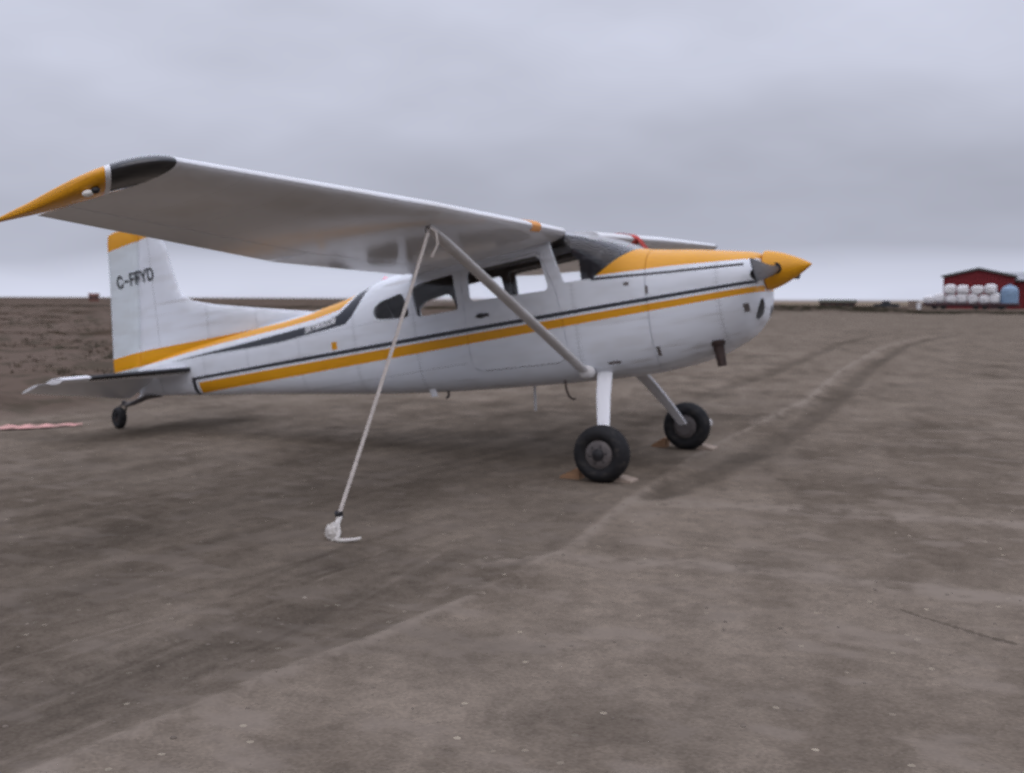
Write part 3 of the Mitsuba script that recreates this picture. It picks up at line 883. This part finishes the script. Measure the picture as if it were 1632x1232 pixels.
FIN = [(-6.10, -.06), (-6.005, .60), (-5.905, 1.33), (-5.892, 1.47), (-5.70, 1.46), (-5.60, 1.38), (-5.53, 1.22), (-5.485, .99), (-5.43, .76), (-5.37, .68), (-5.25, .60), (-4.95, .518), (-4.243, .378), (-3.8, .295), (-3.55, .24), (-3.6, .18), (-4.3, .12), (-5.0, .03), (-5.6, -.04)]
RUD = [(-6.106, -.07), (-6.011, .60), (-5.911, 1.33), (-5.897, 1.485), (-6.05, 1.50), (-6.24, 1.505), (-6.34, 1.48), (-6.365, 1.40), (-6.40, .98), (-6.45, .50), (-6.50, .06), (-6.508, -.05), (-6.47, -.075)]
upright(FIN, 'fin', 'mat_paint', plane)
rk = upright(RUD, 'rudder', 'mat_paint', plane)

for s in (-1, 1):
    def stab_z(x, y):
        return -.135 + .009 * abs(y) - .10 * (-5.25 - x) * .25
    def ring(y, x0, x1, t, dz0, dz1, round_le=True):
        xx = (1 - np.cos(np.linspace(0, np.pi, 18))) / 2
        yt = t * (np.sqrt(np.clip(xx * 3, 0, 1)) if round_le else 1) * np.sqrt(np.clip((1 - xx) * 3, .02, 1))
        X = x0 + (x1 - x0) * xx
        z = np.array([stab_z(a, y) for a in X]) + dz0 + (dz1 - dz0) * xx
        return np.vstack([np.c_[X, np.full_like(X, s * y), z + yt], np.c_[X, np.full_like(X, s * y), z - yt][::-1]])
    LE = lambda y: -5.25 - .225 * (y - .1)
    HG = lambda y: -5.845 + .01 * y
    TE = lambda y: -6.27 + .10 * (y - .1)
    ysp = np.linspace(.09, 1.585, 10)
    st = obj('stabilizer', W(skin([ring(y, LE(y) - .012, HG(y), .036 - .010 * y, 0, 0) for y in ysp])), 'mat_white', plane, smooth=40)
    # dark abrasion boot on the leading edge, ending short of the pale tip
    ysb = np.linspace(.10, 1.28, 8)
    obj('leading_edge_boot', W(skin([ring(y, LE(y), LE(y) - .085, .026, 0, 0) for y in ysb])), 'mat_boot', st, smooth=40)
    obj('tip_fairing', W(skin([ring(y, LE(y) + .003, LE(y) - .20, .030 - .004 * (y - 1.3), 0, 0) for y in np.linspace(1.30, 1.60, 4)])), 'mat_metal_white', st, smooth=40)
    ysl = np.r_[np.linspace(.07, 1.60, 8), 1.635]
    obj('elevator', W(skin([ring(y, HG(y) - .012 if y < 1.6 else HG(y) - .05, TE(y), .020 - .008 * y / 1.6, -.003, -.205 + .088 * y) for y in ysl])), 'mat_white', plane, smooth=40)

# small things on the hull
bk = trimesh.creation.icosphere(subdivisions=3)
bk.vertices = bk.vertices * (.03, .03, .05) + (-2.80, 0, .452)
obj('beacon_light', W(bk), 'mat_beacon', plane, smooth=True, label='small pink red beacon on the cabin roof behind the wing')
obj('antenna', W(tube([(-1.325, 0, -.70), (-1.335, 0, -.80), (-1.35, 0, -.97)], [.016, .013, .012], 8)), 'mat_metal_white', plane, smooth=40, label='pale rod antenna under the belly')
obj('antenna', W(skin([np.array([[x + a, -.36 + b, z] for a, b in ((.03, 0), (0, .01), (-.04, 0), (0, -.01))]) for x, z in ((-2.22, -.60), (-2.19, -.725))])), 'mat_metal_white', plane, label='pale blade antenna under the rear cabin')
obj('drain', W(tube([(-2.08, -.30, -.66), (-2.08, -.30, -.735), (-2.11, -.30, -.75)], .012, 8)), 'mat_dark_metal', plane, smooth=40)
obj('boarding_step', W(tube([(-.86, -.36, -.71), (-.855, -.365, -.80), (-.835, -.37, -.86), (-.80, -.38, -.885), (-.77, -.39, -.885)], .010, 8)), 'mat_exhaust', plane, smooth=40)

# registration on the fin and name in the stripe
def letters(text, h, x0, z0, width, tilt, surf, name, mat, shear=0.0, out=.002, fat=1.0):
    m = meshkit.text_mesh(text, h, .002, bold=True)
    m = m.subdivide()
    m = trimesh.util.concatenate([m.copy().apply_translation([dx * h, dy * h, .0004 * k]) for k, (dx, dy) in enumerate(((0, 0), (.05 * fat, 0), (.025 * fat, .03 * fat)))])
    v = m.vertices.copy()
    k = width / (v[:, 0].max() - v[:, 0].min())
    u, w_ = (v[:, 0] - v[:, 0].min()) * k + shear * v[:, 1], v[:, 1]
    c, s_ = math.cos(tilt), math.sin(tilt)
    X, Z = x0 + u * c - w_ * s_, z0 + u * s_ + w_ * c
    Y = np.array([-(surf(a, b) + out) for a, b in zip(X, Z)]) - np.where(v[:, 2] > .001, .001, 0)
    obj(name, W(trimesh.Trimesh(np.c_[X, Y, Z], m.faces[:, ::-1], process=False)), mat, plane)


letters('C-FFYD', .132, -6.275, .868, .560, math.radians(3.2), lambda a, b: float(fin_half(a, b)) + .003, 'registration_lettering', 'mat_ink', 0.0, .002, 1.2)
letters('SKYWAGON', .058, -3.585, .046, .40, math.radians(7.0), side_y, 'stripe_lettering', 'mat_letter', .2, .002, .5)

# ------------------------------------------------------------------ landing gear (world frame below the hull)
def gear(s):
    a = Wp((-.46, s * .40, -.70))
    hub = np.array([0.034, s * 1.14, .228])
    b = hub + np.array([-.01, -s * .105, .03])
    # sprung steel leg: flat, tapering blade
    rings = []
    d = (b - a) / np.linalg.norm(b - a)
    fw = np.array([1.0, 0, 0])
    fw -= d * (fw @ d)
    fw /= np.linalg.norm(fw)
    nn_ = np.cross(d, fw)
    for f, wd, th in ((-.12, .070, .020), (.0, .068, .020), (.3, .062, .018), (.7, .052, .015), (.93, .047, .014), (1.0, .047, .014)):
        c = a + (b - a) * f + np.array([0, s * .05 * math.sin(max(f, 0) * math.pi), 0])
        t = np.linspace(0, 2 * np.pi, 17)[:-1]
        sq = lambda v_: np.sign(v_) * abs(v_) ** .5
        rings.append(c + (sq(np.cos(t)) * wd)[:, None] * fw + (sq(np.sin(t)) * th)[:, None] * nn_)
    obj('gear_leg', skin(rings), 'mat_metal_white', plane, smooth=45)
    wk = obj('main_wheel', revolve([(-.085, 0), (-.085, .085), (-.07, .115), (.07, .115), (.085, .085), (.085, 0)], hub, (0, 1, 0), 40), 'mat_rim', plane, smooth=35)
    # tyre: rounded section with tread grooves
    prof = []
    for t in np.linspace(-2.45, 2.45, 33):
        yy, rr = .098 * math.sin(t) * 1.0, .165 + .068 * math.cos(t)
        g = 0.0
        if abs(t) < .75 and (abs(abs(yy) - .022) < .006 or abs(abs(yy) - .055) < .006):
            g = .006
        prof.append((yy, rr - g))
    prof = [(prof[0][0] * .95, .096)] + prof + [(prof[-1][0] * .95, .096)]
    ang = np.linspace(0, 2 * np.pi, 65)[:-1]
    rings = []
    for yy, rr in prof:
        x, z = hub[0] + rr * np.cos(ang), hub[2] + rr * np.sin(ang)
        z = np.maximum(z, -.004)      # tyre flattened where it stands
        rings.append(np.c_[x, np.full_like(x, hub[1] + yy), z])
    obj('tyre', skin(rings + [rings[0]], caps=False), 'mat_rubber', wk, smooth=30)
    o = hub + np.array([0, s * .085, 0])
    obj('hub_cap', revolve([(0, .0), (.0, .052), (s * .012, .046), (s * .02, .03), (s * .022, .0)], o, (0, 1, 0), 30), 'mat_dark_metal', wk, smooth=35)
    for k in range(6):
        t = k * math.pi / 3 + .2
        obj('bolt', revolve([(-.003, 0), (-.003, .009), (.009, .008), (.009, 0)], o + np.array([math.cos(t) * .07, 0, math.sin(t) * .07]), (0, s, 0), 8), 'mat_dark_metal', wk)
    # brake disc and calliper inboard
    obj('brake_disc', revolve([(-.004, .02), (-.004, .075), (.004, .075), (.004, .02)], hub + np.array([0, -s * .098, 0]), (0, 1, 0), 36), 'mat_rim', wk, smooth=30)


for s in (-1, 1):
    gear(s)

# tailwheel
tw = np.array([-6.145, -.11, .122])
sp = [Wp((-5.85, 0, -.355)), Wp((-6.05, -.02, -.365)), Wp((-6.22, -.05, -.41))]
sp.append(tw + np.array([.07, .02, .14]))
obj('tail_spring', tube(sp, [.030, .030, .028, .026], 8), 'mat_rim', plane, smooth=40)
ax = np.array([.35, 1.0, 0]) / np.hypot(.35, 1)
tk = obj('tail_wheel', revolve([(-.035, 0), (-.035, .05), (-.03, .062), (.03, .062), (.035, .05), (.035, 0)], tw, ax, 28), 'mat_dark_metal', plane, smooth=35)
obj('tyre', skin([r_ for r_ in [tw + ax * yy + rr * (np.cos(np.linspace(0, 2 * np.pi, 33)[:-1])[:, None] * np.cross(ax, [0, 0, 1]) + np.sin(np.linspace(0, 2 * np.pi, 33)[:-1])[:, None] * np.array([0, 0, 1.0]))
                         for yy, rr in [(.045 * math.sin(t), .088 + .036 * math.cos(t)) for t in np.linspace(-math.pi, math.pi, 21)]]], caps=False), 'mat_rubber', tk, smooth=40)
fork = []
for sg in (-1, 1):
    p0, p1 = tw + ax * sg * .056, tw + np.array([.055, .018, .15]) + ax * sg * .03
    fork.append(tube([p0, (p0 + p1) / 2 + ax * sg * .006, p1], .011, 8))
fork.append(tube([tw + np.array([.055, .018, .135]), tw + np.array([.06, .02, .19])], .026, 12))
obj('fork', fork, 'mat_dark_metal', tk, smooth=40)

# ------------------------------------------------------------------ tie-down rope, straps, chocks, markers
ring_w = Wp((-.80, -2.58, .468))
knot = np.array([-.665, -3.80, .125])
anchor = np.array([-.600, -3.955, .012])


def strand(a, b, sag, rad, turns, ph, n=160):
    t = np.linspace(0, 1, n)
    p = a + (b - a) * t[:, None]
    p[:, 2] -= sag * 4 * t * (1 - t)
    d = (b - a) / np.linalg.norm(b - a)
    u = np.cross(d, [0, 0, 1.0])
    u /= np.linalg.norm(u)
    v = np.cross(d, u)
    w_ = 2 * np.pi * turns * t + ph
    return tube(p + rad * (np.cos(w_)[:, None] * u + np.sin(w_)[:, None] * v), .0072, 7)


rope = thing('tie_down_rope', 'pale tie-down rope from under the right wing to the ground, knotted at its lower end', 'rope')
obj('strand', [strand(ring_w, knot, .02, .0072, 34, ph) for ph in (0, 2.094, 4.189)], 'mat_rope', rope, smooth=40)
# loop through the ring and a short doubled end
lp = [ring_w + np.array([.0, 0, .0]), ring_w + np.array([.02, .01, .03]), ring_w + np.array([.05, .02, .01]), ring_w + np.array([.06, .03, -.08]), ring_w + np.array([.03, .0, -.17])]
obj('loop', tube(lp, .009, 8), 'mat_rope', rope, smooth=40)
kn = []
for k in range(3):
    th = np.linspace(0, 2 * np.pi, 24)
    c = knot + np.array([.003, -.008, .012]) * (k - 1)
    kn.append(tube(np.c_[c[0] + .017 * np.cos(th), c[1] + .017 * np.sin(th), c[2] + .006 * np.sin(th * 2 + k)], .009, 8))
obj('knot', kn, 'mat_dark_metal', rope, smooth=40)
obj('tail', [tube([knot, knot + np.array([.01, -.03, -.03]), anchor + np.array([-.006, .02, .06]), anchor], .013, 8),
             tube([knot + np.array([.012, .0, -.01]), knot + np.array([.03, -.06, -.05]), anchor + np.array([.025, .02, .03]), anchor + np.array([.03, -.015, .0]), anchor + np.array([.055, -.035, .0]), anchor + np.array([.10, -.03, .003]), anchor + np.array([.15, .01, .006]), anchor + np.array([.175, .035, .012])], [.012, .013, .015, .014, .013, .012, .011, .009], 8)], 'mat_cloth', rope, smooth=40)
rag = trimesh.creation.icosphere(subdivisions=4)
v = rag.vertices
nf = meshkit.fbm(v * 2.3 + 4, 3, 2)[:, None]
rag.vertices = v * (.55 + .9 * nf) * np.array([.042, .04, .052]) + anchor + np.array([-.018, .01, .034])
tag(obj('ground_anchor_wrap', rag, 'mat_cloth', smooth=True), 'crumpled pale cloth wrapped round the ground anchor at the rope end', 'cloth')

# strap over a wing leading edge
def wing_strap(y, wdt, s, under=12, tail=None):
    le, te, zl, zt = planform(y)
    c = le - te
    f = np.linspace(0, .30, 12) ** 1.6 / .30 ** .6
    pts = []
    for x in f[::-1]:
        pts.append((le - x * c, zl + (zt - zl) * x + np.interp(x, XA, ZU) * c + .004))
    for x in f[1:under]:
        pts.append((le - x * c, zl + (zt - zl) * x + np.interp(x, XA, ZL) * c - .004))
    if tail:
        pts = pts + tail
    P = np.array(pts)
    t = np.gradient(P, axis=0)
    nrm = np.c_[-t[:, 1], t[:, 0]] / np.linalg.norm(t, axis=1)[:, None]
    rings = []
    for p, q_ in zip(P, nrm):
        a, b = p + q_ * .003, p - q_ * .003
        rings.append(np.array([[a[0], s * (y - wdt / 2), a[1]], [a[0], s * (y + wdt / 2), a[1]], [b[0], s * (y + wdt / 2), b[1]], [b[0], s * (y - wdt / 2), b[1]]]))
    return skin(rings)


tag(obj('wing_strap', W(wing_strap(.98, .17, -1, 3)), 'mat_orange_cloth', smooth=40), 'faded orange strap lying over the front edge of the right wing', 'strap')
tag(obj('wing_strap', W(wing_strap(1.48, .20, 1, 7)), 'mat_red_cloth', smooth=40), 'red strap round the front edge of the left wing beyond the cowling', 'strap')
stp = np.array([(-.668 + .004 * k, 1.50 + .026 * k, .60 - .020 * k) for k in range(10)])
ribbon = skin([np.array([p + [0, -.07, .0], p + [0, .07, .01], p + [.006, .07, .01], p + [.006, -.07, 0]]) + [0, 0, .004 * math.sin(i * 1.7)] for i, p in enumerate(stp)])
tag(obj('streamer', W(ribbon), 'mat_red_cloth', smooth=40), 'short dark red streamer hanging from the strap on the left wing', 'streamer')


def wedge(c, l, wd, h, dirx):
    x0, x1 = c[0] - l / 2, c[0] + l / 2
    hi, lo = (x1, x0) if dirx > 0 else (x0, x1)
    b = .006
    P = []
    for y in (c[1] - wd / 2, c[1] + wd / 2):
        yb = b if y < c[1] else -b
        P += [[hi, y, 0], [lo, y, 0], [lo, y, .018], [hi, y + yb, h], [hi + (lo - hi) * .25, y + yb, h]]
    m = trimesh.PointCloud(np.array(P)).convex_hull
    return m


g = 'wooden chocks at the main wheels'
tag(obj('wheel_chock', wedge((-.255, -1.06), .17, .12, .085, 1), 'mat_wood'), 'orange brown wooden chock behind the near main wheel', 'wheel chock', g)
tag(obj('wheel_chock', wedge((.205, -1.04), .15, .17, .045, -1), 'mat_pale_wood'), 'flat pale board chock in front of the near main wheel', 'wheel chock', g)
tag(obj('wheel_chock', wedge((-.255, 1.20), .15, .12, .09, 1), 'mat_wood'), 'brown wooden chock behind the far main wheel', 'wheel chock', g)
tag(obj('wheel_chock', wedge((.22, 1.22), .16, .2, .045, -1), 'mat_pale_wood'), 'flat pale board chock in front of the far main wheel', 'wheel chock', g)

# faded pink marker strip on the gravel by the tail
px = np.linspace(0, 1, 40)
P0, P1 = np.array([-7.45, -.88]), np.array([-6.72, -.10])
dv = (P1 - P0) / np.linalg.norm(P1 - P0)
pv = np.array([-dv[1], dv[0]])
rings = []
for t in px:
    c = P0 + (P1 - P0) * t
    wv = .19 * (1 - .75 * max(0, (t - .55) / .45)) * (1 + .25 * math.sin(t * 31))
    z = .012 + .012 * abs(math.sin(t * 17)) + max(gz(*c), 0)
    a, b = c + pv * wv, c - pv * wv
    rings.append(np.array([[a[0], a[1], z - .006], [c[0], c[1], z + .012], [b[0], b[1], z - .006], [c[0], c[1], z - .012]]))
tag(obj('marker_strip', skin(rings), 'mat_pink', smooth=40), 'faded pink marker strip lying on the gravel left of the tailwheel', 'marker')

# pale stone behind the far wheel
stn = trimesh.creation.icosphere(subdivisions=3)
stn.vertices = stn.vertices * (1 + .35 * (meshkit.fbm(stn.vertices * 1.4 + 2, 2, 4)[:, None] - .5)) * (.075, .085, .05) + (-.40, 3.3, .03)
scene['mat_pale_stone'] = procmat(lambda p, n, uv: mix((.62, .60, .59), (.45, .43, .42), fbm(p.x * 30, p.y * 30, p.z * 30, 2)), .9, .2)
tag(obj('stone', stn, 'mat_pale_stone', smooth=True), 'whitish stone on the gravel just behind the far main wheel', 'stone')

# ------------------------------------------------------------------ far buildings and cargo
def axes(o):
    """Unit vectors across and away, for something at o that faces the airstrip (turned a little to the right)."""
    a = math.atan2(o[1] - CAM[1], o[0] - CAM[0]) - math.radians(3)
    return np.array([math.sin(a), -math.cos(a), 0]), np.array([math.cos(a), math.sin(a), 0])


def far(mesh, o):
    """Local x across, y away, z up, placed at o."""
    if isinstance(mesh, (list, tuple)):
        mesh = trimesh.util.concatenate(list(mesh))
    rt, fw = axes(o)
    m = mesh.copy()
    v = m.vertices
    m.vertices = np.asarray(o) + v[:, :1] * rt + v[:, 1:2] * fw + v[:, 2:3] * np.array([0, 0, 1.0])
    return m


def siding(p, n, uv):
    u = p.x / .3
    f = dr.abs(u - dr.floor(u) - .5)
    c = mix((0.170, 0.013, 0.019), (0.140, 0.012, 0.017), fbm(p.x * .6, p.y * .6, p.z * 1.5, 3))
    return c * (1 - .35 * smoothstep(.40, .5, f))


scene['mat_red_siding'] = procmat(siding, .6, .3)
scene['mat_roof_grey'] = procmat(lambda p, n, uv: mix((.30, .31, .33), (.22, .23, .25), fbm(p.x * .5, p.y * .5, p.z, 3)), .5, .4)
scene['mat_trim_dark'] = const((.09, .10, .095), .6)
scene['mat_bag'] = procmat(lambda p, n, uv: mix((.70, .70, .71), (.58, .58, .60), fbm(p.x * 2.5, p.y * 2.5, p.z * 3.5, 3)), .7, .3)
scene['mat_blue_tank'] = procmat(lambda p, n, uv: mix((.16, .25, .38), (.21, .31, .43), fbm(p.x * 1.5, p.y * 1.5, p.z * 1.5, 2)), .4, .4)
scene['mat_trailer'] = procmat(lambda p, n, uv: mix((.075, .040, .045), (.05, .032, .035), fbm(p.x * 2, p.y * 2, p.z * 4, 2)), .8, .3)
scene['mat_rust'] = procmat(lambda p, n, uv: mix((.12, .06, .045), (.08, .05, .04), fbm(p.x * .5, p.y * .5, p.z, 2)), .8, .3)
scene['mat_olive'] = const((.05, .05, .035), .8)
scene['mat_red_shack'] = const((.14, .06, .045), .7)
scene['mat_window_dark'] = const((.03, .03, .035), .15)

O = np.array([-8.55, 172.0, 0.0])      # foot of the gable, under the ridge


def gable(hw, d, ze, zr, y0=0.0):
    """A house body: gable toward the camera."""
    c = np.array([[-hw, -.6], [hw, -.6], [hw, ze], [0, zr], [-hw, ze]])
    return skin([np.c_[c[:, 0], np.full(5, y0), c[:, 1]], np.c_[c[:, 0], np.full(5, y0 + d), c[:, 1]]])


barn = thing('red_barn', 'dark red metal barn with gable front at the far right edge', 'barn')
obj('wall', far(gable(4.85, 14, 5.05, 6.15), O), 'mat_red_siding', barn)
for s in (-1, 1):
    L = math.hypot(4.85, 1.1)
    rf = box(-.35, L * 1.02, -.35, 14.3, 0, .16)
    v = rf.vertices.copy()
    ca, sa = 4.85 / L, 1.1 / L
    rf.vertices = np.c_[s * ((L - v[:, 0]) * ca + v[:, 2] * 0), v[:, 1], 5.05 + .03 + (v[:, 0]) * sa + v[:, 2]]
    rf.fix_normals()
    obj('roof', far(rf, O), 'mat_roof_grey', barn, label=None)
    # barge board along the gable
    bb = box(-.3, L * 1.01, -.45, -.36, -.12, .18)
    v = bb.vertices.copy()
    bb.vertices = np.c_[s * ((L - v[:, 0]) * ca), v[:, 1], 5.05 + .03 + v[:, 0] * sa + v[:, 2]]
    bb.fix_normals()
    obj('barge_board', far(bb, O), 'mat_trim_dark', barn)
obj('door', far(box(1.6, 4.0, -.07, .05, -.3, 2.9, .03), O), 'mat_trailer', barn)
wing_b = thing('red_shed', 'dark red shed with grey roof joined to the right of the barn', 'shed')
obj('wall', far(box(3.4, 22, 1.6, 9.6, -.6, 4.45), O), 'mat_red_siding', wing_b)
rs = skin([np.array([[x, 1.2, 4.50], [x, 5.6, 5.75], [x, 10.0, 4.5], [x, 10.0, 4.36], [x, 5.6, 5.6], [x, 1.2, 4.36]]) for x in (3.35, 22.3)])
obj('roof', far(rs, O), 'mat_roof_grey', wing_b)
obj('fascia', far(box(4.9, 22.3, 1.13, 1.19, 4.32, 4.56), O), 'mat_trim_dark', wing_b)
obj('door', far(box(9.0, 12.5, 1.52, 1.62, -.3, 3.3, .03), O), 'mat_trailer', wing_b)

# flatbed trailer with white bulk bags, a blue tank at its right end
TO = np.array([-8.84, 154.9, .3])
TRT, TFW = axes(TO)
tr_ = thing('flatbed_trailer', 'dark brown flatbed trailer in front of the red barn', 'trailer')
obj('deck', far(box(-5.6, 6.6, 0, 2.4, .62, .80, .03), TO), 'mat_trailer', tr_)
obj('side_rail', far(box(-5.6, 6.6, -.05, -.005, .50, .86, .01), TO), 'mat_trailer', tr_)
obj('frame', far(box(-5.2, 6.2, .5, 1.9, .38, .6, .02), TO), 'mat_trailer', tr_)
for wx in (-4.0, -2.9, 1.2, 2.3, 4.3):
    obj('wheel', far(revolve([(0, 0), (0, .25), (.03, .44), (.22, .44), (.25, .25), (.25, 0)], (wx, .05, .42), (0, 1, 0), 24), TO), 'mat_rubber', tr_, smooth=35)
obj('drawbar', far(box(-7.0, -5.6, 1.0, 1.3, .45, .6, .02), TO), 'mat_trailer', tr_)


def bag(w_, h_, seed):
    m = trimesh.creation.icosphere(subdivisions=3)
    v = m.vertices
    p_ = np.sign(v) * abs(v) ** .55
    p_ /= np.max(abs(p_))
    n_ = meshkit.fbm(v * 1.6 + seed * 3.7, 3, seed)[:, None] - .5
    p_ = p_ * (1 + .34 * n_)
    p_[:, 2] = np.where(p_[:, 2] > 0, p_[:, 2] * (1 - .12 * (p_[:, 0] ** 2 + p_[:, 1] ** 2)), p_[:, 2])
    return trimesh.Trimesh(p_ * np.array([w_ / 2, w_ / 2, h_ / 2]) + [0, 0, h_ / 2], m.faces, process=False)


nb = 0
names_pos = ['leftmost', 'second from the left', 'third from the left', 'fourth from the left', 'fifth from the left', 'sixth from the left', 'seventh from the left']
for row, (zs_, xs_, hh) in enumerate(((.80, [-4.85, -3.45, -2.05, -.65, .75, 2.15, 3.45], 1.30), (2.02, [-2.2, -.55, 1.25, 2.95], 1.25))):
    for i, x in enumerate(xs_):
        h_ = hh * (1 + .10 * math.sin(i * 2.3 + row))
        w_ = 1.38 if row == 0 else 1.55
        if row == 0 and i == 0:
            h_ *= .8
        bg = bag(w_, h_, 5 + i + 10 * row)
        bg.apply_translation([x, 1.1, zs_])
        k = obj('bulk_bag', far(bg, TO), 'mat_bag', smooth=True)
        tag(k, 'white bulk bag on the flatbed trailer, %s in the %s row' % (names_pos[i], 'lower' if row == 0 else 'upper'), 'bulk bag', 'white bulk bags on the trailer')
tk_prof = [(0, 0), (0, 1.08), (.06, 1.12), (1.55, 1.12), (1.95, 1.02), (2.2, .80), (2.36, .45), (2.42, .25), (2.52, .24), (2.52, 0)]
bt = thing('blue_tank', 'blue plastic tank with rounded top at the right end of the trailer', 'tank')
obj('body', far(revolve(tk_prof, (5.25, 1.15, .80), (0, 0, 1), 36), TO), 'mat_blue_tank', bt, smooth=35)
obj('lid', far(revolve([(0, 0), (0, .27), (.07, .27), (.07, 0)], (5.25, 1.15, .80 + 2.52), (0, 0, 1), 24), TO), 'mat_blue_tank', bt, smooth=35)
for rz_ in (.55, 1.1):
    obj('rib', far(revolve([(-.03, 1.0), (-.03, 1.15), (.03, 1.15), (.03, 1.0)], (5.25, 1.15, .80 + rz_), (0, 0, 1), 36), TO), 'mat_blue_tank', bt, smooth=35)
# crate and drum left of the trailer
ct = thing('wooden_crate', 'brown slatted crate at the left end of the flatbed trailer', 'crate')
obj('box', far(box(-7.4, -6.2, .3, 1.5, -.1, 1.15, .02), TO), 'mat_trailer', ct)
for k in range(3):
    obj('slat', far(box(-7.45, -6.15, .24, .297, .02 + k * .42, .26 + k * .42, .01), TO), 'mat_pale_wood', ct)
tag(obj('drum', far(revolve([(0, 0), (0, .29), (.03, .3), (.3, .29), (.32, .31), (.34, .29), (.6, .29), (.62, .31), (.64, .29), (.88, .3), (.9, .28), (.9, 0)], (-5.95, -.7, -.05), (0, 0, 1), 24), TO), 'mat_bag', smooth=35), 'small white drum on the ground before the trailer', 'drum')

# low sheds and a vehicle along the bank
def low_shed(o, L, D, h, zr, wall, roof, label, name, win=4):
    k = thing(name, label, 'shed')
    obj('wall', far(box(-L / 2, L / 2, 0, D, -1.0, h), o), wall, k)
    rf = skin([np.array([[x, -.25, h - .02], [x, D / 2, zr], [x, D + .25, h - .02], [x, D + .25, h + .12], [x, D / 2, zr + .14], [x, -.25, h + .12]]) for x in (-L / 2 - .25, L / 2 + .25)])
    rf.fix_normals()
    obj('roof', far(rf, o), roof, k)
    for i in range(win):
        x = -L / 2 + L * (i + .5) / win
        obj('window', far(box(x - .45, x + .45, -.05, .03, h - 1.05, h - .3, .01), o), 'mat_window_dark', k)
    return k


low_shed(np.array([-38.47, 226.7, .05]), 6.9, 5, .95, 1.40, 'mat_rust', 'mat_olive', 'long low rusty shed with dark roof on the horizon right of the propeller', 'low_shed', 5)
low_shed(np.array([-298.5, 282.4, .6]), 3.2, 3, 1.5, 2.2, 'mat_red_shack', 'mat_red_shack', 'tiny red brown hut on the tundra horizon left of the fin', 'hut', 2)
vh = thing('parked_truck', 'small dark pickup truck on the horizon left of the trailer', 'truck')
VO = np.array([-26.2, 206.4, -.15])
body_c = np.array([[-2.2, .45], [-2.2, .95], [-.9, 1.02], [-.55, 1.55], [.45, 1.58], [.75, 1.05], [2.2, 1.0], [2.25, .45]])
obj('body', far(skin([np.c_[body_c[:, 0], np.full(8, 0.), body_c[:, 1]], np.c_[body_c[:, 0], np.full(8, 1.7), body_c[:, 1]]]), VO), 'mat_ink', vh)
obj('window', far(box(-.5, .4, -.02, .03, 1.1, 1.45, .01), VO), 'mat_window_dark', vh)
for wx in (-1.4, 1.4):
    obj('wheel', far(revolve([(0, 0), (0, .2), (.02, .36), (.2, .36), (.22, .2), (.22, 0)], (wx, -.03, .36), (0, 1, 0), 20), VO), 'mat_rubber', vh, smooth=35)
